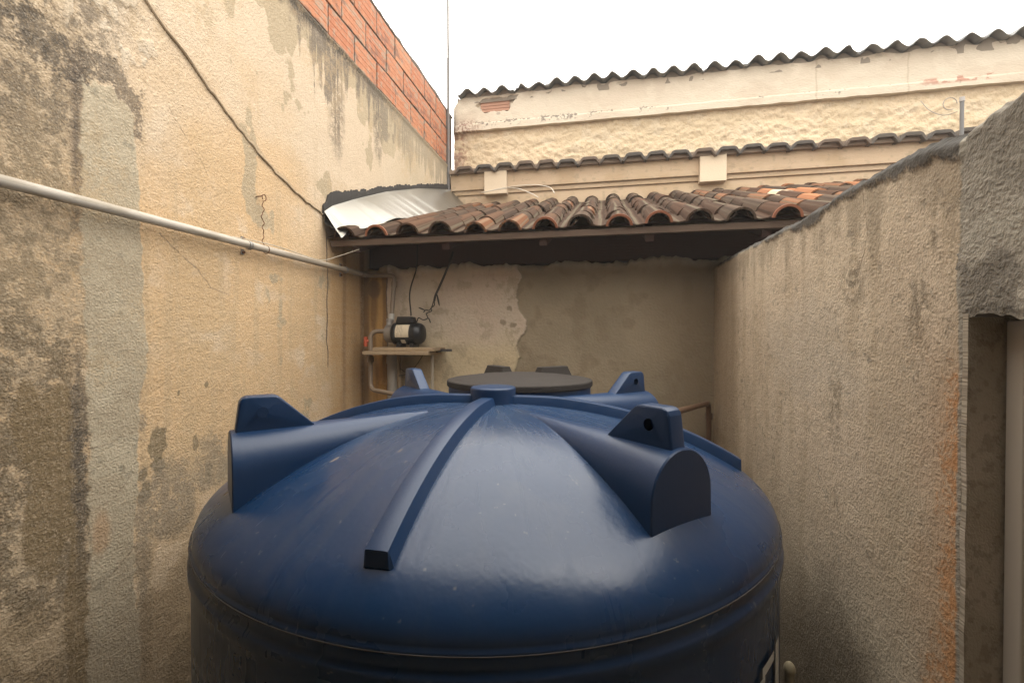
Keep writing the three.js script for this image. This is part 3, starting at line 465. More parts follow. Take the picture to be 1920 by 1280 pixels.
// ---------------------------------------------------------------- neighbouring building beyond the roof
const BD = 5.22;
const bld = thing('neighbouring_building', 'cream building behind the tile roof with rough yellow wall and wavy grey roof', 'building');
{
  const X0 = -1.74, X1 = 6.2;
  const mapR = colorTex(2048, 512, (u, v) => {
    const x = lerp(X0, X1, u), h = lerp(1.4, 2.42, v), n1 = fbm(x * 2, h * 2 + 4, 5), n2 = fbm(x * 9, h * 9, 5), n3 = fbm(x * 40, h * 40, 3), c = [0.56, 0.445, 0.295];
    mix3(c, [0.63, 0.50, 0.345], 0.6 * ss(0.5, 0.7, n1)); mix3(c, [0.58, 0.485, 0.35], 0.6 * ss(0.5, 0.7, n2)); mix3(c, [0.40, 0.29, 0.17], 0.4 * ss(0.6, 0.75, n3));
    mix3(c, [0.26, 0.13, 0.09], 0.75 * ss(-1.5, -1.66, x + (n2 - 0.5) * 0.2) * ss(0.4, 0.6, n3 * 0.5 + n2 * 0.5)); return c;
  });
  const S = axis([X0, 4.4, 0.014], [4.4, X1, 0.1]), T = axis([1.35, 2.41, 0.014]);
  const chip = (x, h) => (fbm(x * 8, h * 16, 4) - 0.5) * 0.032 + (vn(x * 34 + h * 20, h * 44) - 0.5) * 0.016;
  part('rough_wall', reliefWall(S, T, (x, h) => P(x, h, BD - chip(x, h) - 0.01), [0, 0, -0.2], (x, h) => [(x - X0) / (X1 - X0), (h - 1.4) / 1.02], false), new THREE.MeshStandardMaterial({ map: mapR, roughness: 0.95, bumpMap: withRepeat(roughBump, 12, 1.5), bumpScale: 0.006 }), bld);
  part('main_wall', box(X0, X1, -2.05, 1.345, BD + 0.02, BD + 0.22), std(0.5, 0.42, 0.3), bld);
  // smooth fascia with a small step
  const mapF = colorTex(2048, 256, (u, v) => {
    const x = lerp(X0, X1, u), h = lerp(2.36, 2.84, v), n1 = fbm(x * 2 + 30, h * 4, 5), n2 = fbm(x * 12, h * 12, 5), n3 = fbm(x * 60, h * 60, 3), c = [0.57, 0.495, 0.39];
    mix3(c, [0.51, 0.425, 0.325], 0.6 * ss(0.45, 0.7, n1)); mix3(c, [0.61, 0.535, 0.425], 0.5 * ss(0.5, 0.7, n2));
    mix3(c, [0.11, 0.09, 0.075], 0.8 * ss(0.60, 0.66, n3 * 0.5 + n2 * 0.5 + 0.10 * ss(0.03, 0.0, Math.abs(h - 2.465)) - 0.12 * ss(-0.9, 1.5, x)) * ss(0.06, 0.01, Math.abs(h - 2.45)));
    mix3(c, [0.20, 0.10, 0.075], 0.8 * ss(-1.35, -1.64, x + (n2 - 0.5) * 0.35) * ss(2.56, 2.44, h) * ss(0.42, 0.56, n3));
    mix3(c, [0.36, 0.14, 0.09], 0.75 * ss(0.56, 0.62, n2 + 0.06 * ss(3.0, 3.6, x)) * ss(2.8, 3.2, x) * ss(0.045, 0.02, Math.abs(h - 2.455)));
    for (const cx of [2.1, 2.9]) mix3(c, [0.36, 0.29, 0.2], 0.45 * (1 - ss(0.003, 0.012, Math.abs(x - cx + (n2 - 0.5) * 0.04))));
    mix3(c, [0.30, 0.25, 0.18], 0.5 * ss(0.64, 0.70, n2) * ss(2.72, 2.78, h)); mix3(c, [0.25, 0.2, 0.16], 0.6 * blob(x, h, -1.19, 2.555, 0.03, 0.015, n3)); mix3(c, [0.35, 0.3, 0.24], 0.7 * ss(-1.66, -1.74, x + (n2 - 0.5) * 0.1));
    return c;
  });
  // the fascia has lost its plaster over one brick: an opening with the brick behind it
  const hole = (x, h) => { const n = (fbm(x * 20, h * 20, 3) - 0.5) * 0.05; return Math.min(x + 1.45 - Math.abs(h - 2.67) * 1.0, -0.98 - x - (2.73 - h) * 0.7, h - 2.585, 2.735 - h) + n; };
  const topF = (x) => 2.775 + (fbm(x * 6, 2, 4) - 0.5) * 0.05 - 0.09 * ss(-1.6, -1.74, x);
  const SF = axis([X0, 4.4, 0.011], [4.4, X1, 0.1]), TF = axis([0, 1, 0.018]);
  part('fascia', reliefWall(SF, TF, (x, t) => { const h = lerp(2.38 + (vn(x * 9, 2) - 0.5) * 0.008, topF(x), t), st = ss(2.462, 2.456, h); return P(x, h, BD - 0.05 - 0.014 * st - (fbm(x * 5, h * 6, 3) - 0.5) * 0.012 + 0.035 * ss(-0.006, 0.006, hole(x, h)) + 0.03 * ss(-1.70, -1.74, x)); }, [0, 0, -0.24], (x, t) => [(x - X0) / (X1 - X0), (lerp(2.38, topF(x), t) - 2.36) / 0.48], false), new THREE.MeshStandardMaterial({ map: mapF, roughness: 0.93, bumpMap: withRepeat(smoothBump, 8, 1), bumpScale: 0.006 }), bld);
  { const g = [0, 1, 2, 3].map((i) => { const b = new RoundedBoxGeometry(0.34, 0.026, 0.02, 1, 0.004); b.translate(-1.235, EYE + 2.605 + i * 0.034, -(BD - 0.024)); return b; }); g.push(box(-1.41, -1.07, 2.592, 2.722, BD - 0.028, BD - 0.005).toNonIndexed());
    part('brick', mergeGeometries(g), std(0.42, 0.235, 0.16, 0.9), bld); }
  // strip wall under the tile ledge, with its moulding and two short piers
  const cream = (k) => new THREE.MeshStandardMaterial({ roughness: 0.93, bumpMap: withRepeat(smoothBump, 8, 1), bumpScale: 0.005, map: colorTex(1024, 64, (u, v) => { const n = fbm(u * 30 + k, v * 0.8 + k * 3), m = fbm(u * 160 + k, v * 5), c = [0.54, 0.41, 0.275]; mix3(c, [0.46, 0.335, 0.205], 0.7 * ss(0.45, 0.7, n)); mix3(c, [0.36, 0.28, 0.19], 0.5 * ss(0.6, 0.72, m)); mix3(c, [0.22, 0.18, 0.14], (k === 3 ? 0.8 : 0) * ss(0.5, 0.05, v + (n - 0.5) * 0.8)); return c; }) });
  part('ledge_strip', box(X0, X1, 1.675, 1.86, BD - 0.13, BD - 0.02, 0.006), cream(1), bld);
  part('moulding', box(X0, X1, 1.625, 1.673, BD - 0.105, BD - 0.02, 0.004), cream(2), bld);
  part('wall_base', box(X0, X1, 1.36, 1.623, BD - 0.085, BD - 0.02, 0.004), cream(3), bld);
  for (const [a, b, lo] of [[-1.33, -1.07, 1.60], [0.97, 1.23, 1.59], [3.2, 3.46, 1.59]]) part('pier', box(a, b, lo, 1.873, BD - 0.175, BD - 0.08, 0.006), std(0.66, 0.545, 0.40, 0.92, { bumpMap: withRepeat(smoothBump, 1), bumpScale: 0.004 }), bld);
  // tiles along the ledge
  const mats = [std(0.10, 0.085, 0.07), std(0.135, 0.10, 0.075), std(0.085, 0.075, 0.066), std(0.17, 0.11, 0.08)].map((m) => { m.bumpMap = withRepeat(smoothBump, 1); m.bumpScale = 0.004; return m; });
  const sh = new THREE.Shape(); const A = 0.118, B = 0.078, H = 0.062, t = 0.012;     // flat topped tile seen from its end
  sh.moveTo(-A, -0.005); sh.lineTo(-B, H - 0.008); sh.quadraticCurveTo(-B + 0.012, H, -B + 0.03, H + 0.004); sh.lineTo(B - 0.03, H + 0.004); sh.quadraticCurveTo(B - 0.012, H, B, H - 0.008); sh.lineTo(A, -0.005);
  sh.lineTo(A - t, -0.014); sh.lineTo(B - t, H - 0.024); sh.lineTo(-B + t, H - 0.024); sh.lineTo(-A + t, -0.014); sh.closePath();
  const tg = new THREE.ExtrudeGeometry(sh, { depth: 0.22, bevelEnabled: true, bevelSize: 0.003, bevelThickness: 0.003, bevelSegments: 1 });
  for (let i = 0; i < 26; i++) { const m = part('ledge_tile', tg, mats[(rnd() * (i > 16 ? 4 : 3)) | 0], bld); m.position.set(-1.55 + i * 0.232, EYE + 1.876 + rr(-0.004, 0.004), -(BD - 0.0)); m.rotation.set(0.1 + rr(-0.01, 0.01), rr(-0.02, 0.02), rr(-0.03, 0.03)); m.scale.set(1, rr(0.9, 1.08), 1); }
  part('ledge_mortar', reliefWall(axis([X0, X1, 0.03]), [0, 0.5, 1], (x, t) => P(x, 1.855 + t * 0.045, BD - 0.165 - 0.03 * fbm(x * 9, t, 3)), [0, 0, -0.15], (x, t2) => [x, t2], false), std(0.22, 0.165, 0.12), bld);
  // corrugated fibre-cement sheets
  const sheetMat = new THREE.MeshStandardMaterial({ roughness: 0.9, map: colorTex(512, 256, (u, v) => { const n = fbm(u * 9, v * 5, 5), m = fbm(u * 40, v * 22, 3), c = [0.22, 0.225, 0.22]; mix3(c, [0.14, 0.145, 0.143], ss(0.45, 0.65, n)); mix3(c, [0.20, 0.19, 0.165], 0.6 * ss(0.6, 0.72, m)); return c; }) });
  const wave = (x) => 0.034 * Math.cos((x + 1.54) / 0.2045 * 2 * Math.PI);
  for (let k = 0; k < 8; k++) {
    const a = -1.66 + k * 1.0225, lift = [0, 0.012, 0.004, 0.016, 0.003, 0.01, 0.0, 0.012][k];
    const S2 = axis([a, a + 1.0225 + 0.05, 0.0128]), T2 = axis([0, 1.9, 0.05]);
    const g = reliefWall(S2, T2, (x, d) => { const cut = ((k === 0 && x > -1.0 && x < -0.93) || (k === 2 && x > 1.0 && x < 1.06)) ? 0.12 * fbm(x * 50, 3, 2) : 0; return P(x, 2.80 + lift + wave(x) + d * 0.16 + (fbm(x * 3, d, 2) - 0.5) * 0.02, BD - 0.15 + Math.max(d, d < 0.06 ? cut + rrSafe(x) : 0)); }, [0, -0.008, 0], (x, d) => [(x - a), d / 2], true);
    part('roof_sheet', g, sheetMat, bld);
  }
  function rrSafe(x) { return 0.03 * ss(0.55, 0.8, vn(x * 7, 5)) + 0.012 * vn(x * 30, 5); }
  part('roof_filler', reliefWall(axis([X0 + 0.05, X1, 0.02]), [0, 0.5, 1], (x, t2) => P(x, lerp(2.70, 2.796 + wave(x) * 0.9, t2), BD - 0.03 - 0.03 * fbm(x * 9, t2 * 2, 3)), [0, 0, -0.2], (x, t2) => [x, t2], false), std(0.25, 0.21, 0.165, 0.95), bld);
}

// ---------------------------------------------------------------- house behind the camera (its eave shades the yard's near end)
{
  const hs = thing('house', 'plastered house wall and eave closing the near end of the yard', 'house');
  const hm = std(0.25, 0.21, 0.16);
  part('house_wall', box(-1.75, 4, -2.05, 1.155, -1.35, -1.15), hm, hs);
  part('eave_slab', box(-1.75, 4, 1.16, 1.28, -1.6, 0.60), std(0.24, 0.20, 0.16), hs);
}

// ---------------------------------------------------------------- the big blue water tank
const TX = -0.378, TD = 1.555, R = 0.866;
const domeY = (r) => -0.47 + 0.241 * Math.pow(Math.max(0, 1 - Math.pow(r / R, 2.5)), 0.925);
const tank = thing('water_tank', 'big blue ribbed plastic water tank filling the middle of the yard', 'water tank', null, [TX, 0, -TD]);
{
  const map = colorTex(1792, 896, (u, v) => {
    const a = u * 2 * Math.PI, x = a * 0.866, n1 = fbm(x * 2, v * 6, 5), n2 = fbm(x * 9, v * 24, 5), n3 = fbm(x * 70, v * 180, 3), sc = fbm(x * 60, v * 5, 3);
    const az = u * 360 - 180, c = [0.0062, 0.033, 0.098];                          // az 0 faces the camera; v 0 at the hub .. 1 at the foot
    const dust = ss(0.62, 0.0, v) * (0.35 + 0.65 * ss(0.3, 0.7, n1));
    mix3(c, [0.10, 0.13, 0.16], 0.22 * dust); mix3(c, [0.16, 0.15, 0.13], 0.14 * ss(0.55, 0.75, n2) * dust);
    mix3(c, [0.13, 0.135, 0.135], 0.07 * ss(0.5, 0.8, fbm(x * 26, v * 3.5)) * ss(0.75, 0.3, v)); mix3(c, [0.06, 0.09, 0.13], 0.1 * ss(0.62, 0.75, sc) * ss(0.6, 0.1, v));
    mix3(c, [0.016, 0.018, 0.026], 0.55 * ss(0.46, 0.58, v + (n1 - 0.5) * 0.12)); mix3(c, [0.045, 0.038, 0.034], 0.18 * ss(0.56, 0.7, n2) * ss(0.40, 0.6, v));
    for (const [p, q, w, hh, s] of [[27, 0.43, 1.1, 0.012, 0.6], [30, 0.475, 0.7, 0.03, 0.45], [33.5, 0.48, 0.8, 0.02, 0.5], [-1, 0.475, 1.4, 0.018, 0.4], [-30, 0.235, 0.5, 0.006, 0.7], [-33, 0.49, 0.8, 0.012, 0.35], [-14, 0.2, 0.35, 0.004, 0.5], [5, 0.53, 4, 0.006, 0.3], [-4, 0.55, 2.2, 0.02, 0.5]])
      mix3(c, [0.34, 0.27, 0.21], s * blob(az, v, p, q, w, hh, n3 * 0.5 + n2 * 0.5, 0.3));
    if (n3 > 0.79 && n2 > 0.55) mix3(c, [0.3, 0.28, 0.25], 0.3);
    return c;
  });
  const rough = greyTex(1024, 512, (u, v) => 0.24 + 0.16 * fbm(u * 40, v * 20) + 0.07 * ss(0.6, 0.75, fbm(u * 300, v * 14)));
  const mat = new THREE.MeshPhysicalMaterial({ map, roughnessMap: rough, roughness: 0.85, bumpMap: withRepeat(smoothBump, 8, 4), bumpScale: 0.0006 });
  const plain = std(0.0072, 0.034, 0.098, 0.38, { bumpMap: withRepeat(smoothBump, 3), bumpScale: 0.0003 });
  part('seam_line', (() => { const g = new THREE.TorusGeometry(R + 0.0045, 0.0013, 6, 200); g.rotateX(Math.PI / 2); g.translate(0, EYE - 0.514, 0); return g; })(), std(0.06, 0.052, 0.05, 0.7), tank);
  const prof = [];
  const rs0 = 0.775, sl0 = (domeY(rs0 + 0.001) - domeY(rs0 - 0.001)) / 0.002, yc = domeY(rs0) + sl0 * (R - rs0);
  for (let i = 0; i <= 48; i++) { const r = rs0 * i / 48; prof.push([Math.max(r, 0.0001), domeY(r)]); }
  for (let i = 1; i <= 20; i++) { const t = i / 20, a = (1 - t) * (1 - t), b = 2 * t * (1 - t), c = t * t; prof.push([a * rs0 + b * (R + 0.002) + c * R, a * domeY(rs0) + b * yc + c * -0.505]); }
  prof.push([R + 0.003, -0.508], [R + 0.0045, -0.514], [R + 0.001, -0.518], [R - 0.001, -0.521], [R - 0.0015, -0.535], [R + 0.001, -0.541], [R + 0.0075, -0.547], [R + 0.009, -0.553], [R + 0.0085, -0.57], [R + 0.003, -0.58], [R + 0.002, -0.60]);
  for (let i = 1; i <= 30; i++) { const y = -0.6 - i * 0.047; prof.push([R + 0.002 + 0.012 * ss(0.6, 1, Math.cos((y + 0.6) * 18)) * (i > 11 ? 1 : 0), y]); }
  prof.push([R - 0.03, -2.045], [0.001, -2.048]);
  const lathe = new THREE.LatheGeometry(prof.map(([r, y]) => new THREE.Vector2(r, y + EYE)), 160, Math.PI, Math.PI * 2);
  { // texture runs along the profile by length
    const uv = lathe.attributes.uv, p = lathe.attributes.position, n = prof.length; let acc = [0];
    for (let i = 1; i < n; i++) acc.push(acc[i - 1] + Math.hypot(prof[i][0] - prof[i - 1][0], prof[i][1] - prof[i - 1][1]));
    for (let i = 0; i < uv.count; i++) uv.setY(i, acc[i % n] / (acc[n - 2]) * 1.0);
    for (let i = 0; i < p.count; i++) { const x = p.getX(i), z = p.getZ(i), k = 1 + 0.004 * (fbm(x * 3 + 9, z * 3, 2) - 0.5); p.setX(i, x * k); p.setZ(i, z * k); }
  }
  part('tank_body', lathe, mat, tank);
  // hub where the ribs meet
  part('hub', new THREE.LatheGeometry([[0.0001, -0.174], [0.05, -0.1742], [0.073, -0.1755], [0.0775, -0.1785], [0.079, -0.184], [0.0775, -0.21], [0.081, -0.26]].map(([r, y]) => new THREE.Vector2(r, y + EYE)), 48), plain, tank);
  // four ribs
  const ribGeo = (() => {
    const pos = [], idx = [], M = 40, cs = [[-0.034, -0.012], [-0.0245, 0.024], [-0.022, 0.0285], [-0.017, 0.030], [0.017, 0.030], [0.022, 0.0285], [0.0245, 0.024], [0.034, -0.012]];
    for (let i = 0; i <= M; i++) {
      const r = i < M ? lerp(0.05, 0.783, i / (M - 1)) : 0.797, k = i < M ? 1 : 0.12, dr = domeY(r + 0.002) - domeY(r - 0.002), sl = dr / 0.004, l = Math.hypot(1, sl);
      for (const [w, hh] of cs) { const H = hh > 0 ? hh * k : hh; pos.push(w * (0.92 + 0.13 * r), EYE + domeY(r) + H / l - (hh > 0 ? 0.005 * ss(0.25, 0.05, r) : 0), r - H * sl / l * -1 * -1); }
    }
    const W = cs.length;
    for (let i = 0; i < M; i++) for (let j = 0; j < W - 1; j++) { const a = i * W + j; idx.push(a, a + W, a + W + 1, a, a + W + 1, a + 1); }
    const b = M * W; for (let j = 1; j < W - 1; j++) idx.push(b, b + j, b + j + 1);
    const g = new THREE.BufferGeometry(); g.setAttribute('position', new THREE.Float32BufferAttribute(pos, 3)); g.setAttribute('uv', new THREE.Float32BufferAttribute(new Float32Array(pos.length / 3 * 2), 2)); g.setIndex(idx);
    const uv = g.attributes.uv; for (let i = 0; i < uv.count; i++) uv.setXY(i, pos[i * 3], pos[i * 3 + 2]);
    return toCreasedNormals(g, 0.6);
  })();
  for (let k = 0; k < 4; k++) { const m = part('rib', ribGeo, plain, tank); m.rotation.y = k * Math.PI / 2 + [-0.028, 0.0, 0, 0.015][k]; }
  // four barrel-shaped lifting ears with a lug on each
  const earGeo = (() => {
    const pos = [], idx = [], M = 26, A = 20, ring = [];
    const rs = []; for (let i = 0; i <= M; i++) rs.push(lerp(0.25, 0.782, i / M)); rs.push(0.785);
    rs.forEach((r, i) => {
      const q = clamp((r - 0.25) / 0.535), w = lerp(0.022, 0.103, Math.pow(q, 0.8)) - (i === rs.length - 1 ? 0.003 : 0), top = -0.2345 - 0.004 * q - (i === rs.length - 1 ? 0.003 : 0), cy = top - w, low = Math.min(cy - 0.01, domeY(r) - 0.05);
      const c = [[w * 1.02, low]]; for (let j = 0; j <= A; j++) { const a = Math.PI * j / A; c.push([Math.cos(a) * w, cy + Math.sin(a) * w]); } c.push([-w * 1.02, low]);
      ring.push(c); for (const [x, y] of c) pos.push(x, EYE + y, r);
    });
    const W = A + 3;
    for (let i = 0; i < rs.length - 1; i++) for (let j = 0; j < W - 1; j++) { const a = i * W + j; idx.push(a, a + W + 1, a + W, a, a + 1, a + W + 1); }
    const b = (rs.length - 1) * W; for (let j = 1; j < W - 1; j++) idx.push(b, b + j, b + j + 1);
    const g = new THREE.BufferGeometry(); g.setAttribute('position', new THREE.Float32BufferAttribute(pos, 3)); g.setIndex(idx);
    const uv = new Float32Array(pos.length / 3 * 2); for (let i = 0; i < uv.length / 2; i++) { uv[2 * i] = pos[i * 3]; uv[2 * i + 1] = pos[i * 3 + 2]; } g.setAttribute('uv', new THREE.BufferAttribute(uv, 2));
    return toCreasedNormals(g, 0.5);
  })();
  const lug = new THREE.Shape(); lug.moveTo(0.585, -0.245); lug.lineTo(0.672, -0.166); lug.quadraticCurveTo(0.68, -0.159, 0.692, -0.159); lug.lineTo(0.742, -0.159); lug.quadraticCurveTo(0.757, -0.159, 0.76, -0.173); lug.lineTo(0.77, -0.25); lug.closePath();
  const hole = new THREE.Path(); hole.absellipse(0.712, -0.196, 0.0135, 0.0135, 0, Math.PI * 2, true); lug.holes.push(hole);
  const lugGeo = new THREE.ExtrudeGeometry(lug, { depth: 0.036, bevelEnabled: true, bevelSize: 0.005, bevelThickness: 0.006, bevelSegments: 3, curveSegments: 16 }); lugGeo.translate(0, EYE, -0.018); lugGeo.rotateY(-Math.PI / 2);
  const stop = new THREE.CylinderGeometry(0.0165, 0.0165, 0.02, 24); stop.rotateZ(Math.PI / 2); stop.translate(0.0135, EYE - 0.196, 0.712);    // the hole ends inside the lug
  const lugSmooth = toCreasedNormals(lugGeo, 0.7);
  for (let k = 0; k < 4; k++) { const e = part('lifting_ear', earGeo, plain, tank); e.rotation.y = Math.PI / 4 + k * Math.PI / 2 + 0.01; if (k === 0) e.position.set(-0.016, 0, -0.016); const l = part('lug', lugSmooth, plain, e); part('hole_bottom', stop, plain, l); }
  // round manhole lid towards the back
  const lidMat = std(0.026, 0.020, 0.016, 0.8, { bumpMap: withRepeat(smoothBump, 3), bumpScale: 0.003 });
  const neck = new THREE.LatheGeometry([[0.30, -0.205], [0.322, -0.22], [0.322, -0.5]].map(([r, y]) => new THREE.Vector2(r, y + EYE)), 64); neck.translate(0, 0, -0.512);
  part('neck', neck, plain, tank);
  const lg = new THREE.LatheGeometry([[0.0001, -0.166], [0.1, -0.170], [0.2, -0.178], [0.28, -0.1885], [0.32, -0.194], [0.328, -0.1965], [0.33, -0.200], [0.33, -0.218], [0.328, -0.221], [0.31, -0.221]].map(([r, y]) => new THREE.Vector2(r, y + EYE)), 80); lg.translate(0, 0, -0.512);
  const lid = part('manhole_lid', lg, lidMat, tank); lid.userData.label = 'round dark grey manhole lid';
  for (const a of [-0.72, 0.72]) { const g = new RoundedBoxGeometry(0.066, 0.05, 0.2, 3, 0.008); const p = g.attributes.position; for (let i = 0; i < p.count; i++) if (p.getY(i) > 0) { p.setX(i, p.getX(i) * 0.7); p.setZ(i, p.getZ(i) * 0.85); } g.computeVertexNormals(); g.translate(0, EYE - 0.172, -0.205); g.rotateY(a); g.translate(0, 0, -0.512); part('lid_grip', g, lidMat, lid); }
  // white printed strokes on the flank, at the right edge of the view
  const bar = (a0, a1, h0, h1) => {                      // a patch of print lying on the flank, angles in degrees from the front
    const pos = [], idx = [], n = 8, rad = R + 0.0075;
    for (let i = 0; i <= n; i++) for (const h of [h0, h1]) { const q = lerp(a0, a1, i / n) * Math.PI / 180; pos.push(Math.sin(q) * rad, EYE + h, Math.cos(q) * rad); }
    for (let i = 0; i < n; i++) { const k = 2 * i; idx.push(k, k + 2, k + 3, k, k + 3, k + 1); }
    const g = new THREE.BufferGeometry(); g.setAttribute('position', new THREE.Float32BufferAttribute(pos, 3)); g.setIndex(idx); g.computeVertexNormals(); return g;
  };
  part('printed_mark', mergeGeometries([bar(60.6, 63.0, -1.1, -0.695), bar(54.2, 59.6, -0.722, -0.700), bar(53.0, 55.2, -1.1, -0.7225)]), std(0.62, 0.62, 0.58, 0.6, { side: THREE.DoubleSide }), tank);
}

// ---------------------------------------------------------------- pipes
const pvc = new THREE.MeshStandardMaterial({ roughness: 0.65, map: colorTex(64, 1024, (u, v) => { const n = fbm(u * 4, v * 40, 5), c = [0.52, 0.475, 0.405]; mix3(c, [0.38, 0.33, 0.26], 0.8 * ss(0.45, 0.7, n)); mix3(c, [0.30, 0.235, 0.165], 0.85 * ss(0.62, 0.95, v + (n - 0.5) * 0.15)); return c; }) });
const pvcOld = std(0.23, 0.175, 0.125, 0.6), pvcGrey = std(0.33, 0.30, 0.26, 0.6), rust = std(0.16, 0.075, 0.035, 0.9), steel = std(0.30, 0.29, 0.27, 0.5, { metalness: 0.6 });
{
  const w = thing('wall_pipe', 'long grey white plastic pipe running along the left wall to the back corner', 'pipe');
  const px = LX + 0.045, ph = 0.452;
  const g = pipeGeo([P(px, ph, -1.1), P(px, ph + 0.004, 1.4), P(px, ph, 3.135), P(-1.552, ph - 0.018, 3.135)].slice(0, 3), 0.0185, 0.3, 140);
  { const uv = g.attributes.uv, p = g.attributes.position; for (let i = 0; i < uv.count; i++) uv.setXY(i, uv.getY(i), (-p.getZ(i) + 1.1) / 4.25); }
  part('pipe', g, pvc, w);
  part('elbow_run', pipeGeo([P(px, ph, 3.10), P(px, ph, 3.14), P(-1.505, ph - 0.008, 3.14), P(-1.505, 0.115, 3.08)], 0.0165, 0.045, 120), pvcOld, w);
  for (const [a, b] of [[P(px, ph, 3.06), P(px, ph, 3.10)], [P(-1.505, 0.36, 3.128), P(-1.505, 0.40, 3.134)], [P(-1.505, 0.115, 3.08), P(-1.505, 0.16, 3.085)]]) part('coupling', capsuled(a, b, 0.0215, 18), b.y < EYE + 0.2 ? std(0.5, 0.47, 0.42) : pvcOld, w);
  for (const D of [1.99, 2.86]) {
    const c = part('pipe_clamp', (() => { const t = new THREE.TorusGeometry(0.0205, 0.0025, 8, 24, Math.PI * 1.25); t.scale(1, 1, 5); t.rotateZ(-Math.PI * 0.62); t.translate(px, EYE + ph, -D); return t; })(), steel, w);
    for (const q of [0.0315, -0.0315]) part('clamp_tab', box(LX + 0.008, LX + 0.012, ph + q - 0.0135, ph + q + 0.0135, D - 0.012, D + 0.008, 0.001), steel, c);
    for (const q of [0.034, -0.034]) part('screw', capsuled(P(LX + 0.01, ph + q, D), P(LX + 0.02, ph + q, D), 0.007), rust, c);
  }
}
{
  const w = thing('hook_wire', 'thin rusty twisted wire hanging from a nail down to the wall pipe', 'wire', null, P(LX + 0.02, 0.71, 2.11).toArray());
  const o = w.position, pts = []; for (let i = 0; i <= 26; i++) { const t = i / 26; pts.push(new THREE.Vector3(0.008 + 0.004 * Math.sin(t * 40), -0.235 * t, 0.004 * Math.sin(t * 23) + (t > 0.33 && t < 0.42 ? 0.012 : 0))); }
  part('wire', tube(pts, 0.0022, 120, 6), rust, w);
  const loop = []; for (let i = 0; i <= 12; i++) { const a = i / 12 * 5.4; loop.push(new THREE.Vector3(0.01, 0.016 + 0.016 * Math.sin(a - 1.5), 0.0 - 0.014 * Math.cos(a - 1.5) - 0.006)); }
  part('wire_loop', tube(loop, 0.0025, 40, 6), rust, w); part('nail', capsuled(new THREE.Vector3(-0.02, 0.016, 0.018), new THREE.Vector3(0.022, 0.016, 0.022), 0.003), rust, w);
  const tie = new THREE.TorusGeometry(0.020, 0.002, 6, 20); tie.translate(0.025, -0.258, 0); part('wire_tie', tie, rust, w);
}
{
  const w = tag(new THREE.Mesh(tube([P(LX + 0.03, 0.478, 1.9), P(LX + 0.05, 0.482, 2.06), P(LX + 0.07, 0.478, 2.2), P(LX + 0.07, 0.468, 2.4), P(LX + 0.072, 0.47, 2.56), P(-1.66, 0.51, 2.66), P(-1.56, 0.565, 2.74)], 0.0021, 90, 6), std(0.5, 0.45, 0.36, 0.6)), 'thin pale wire lying along the wall pipe and up to the eave', 'wire');
  w.name = 'thin_wire'; w.castShadow = w.receiveShadow = true; scene.add(w);
}
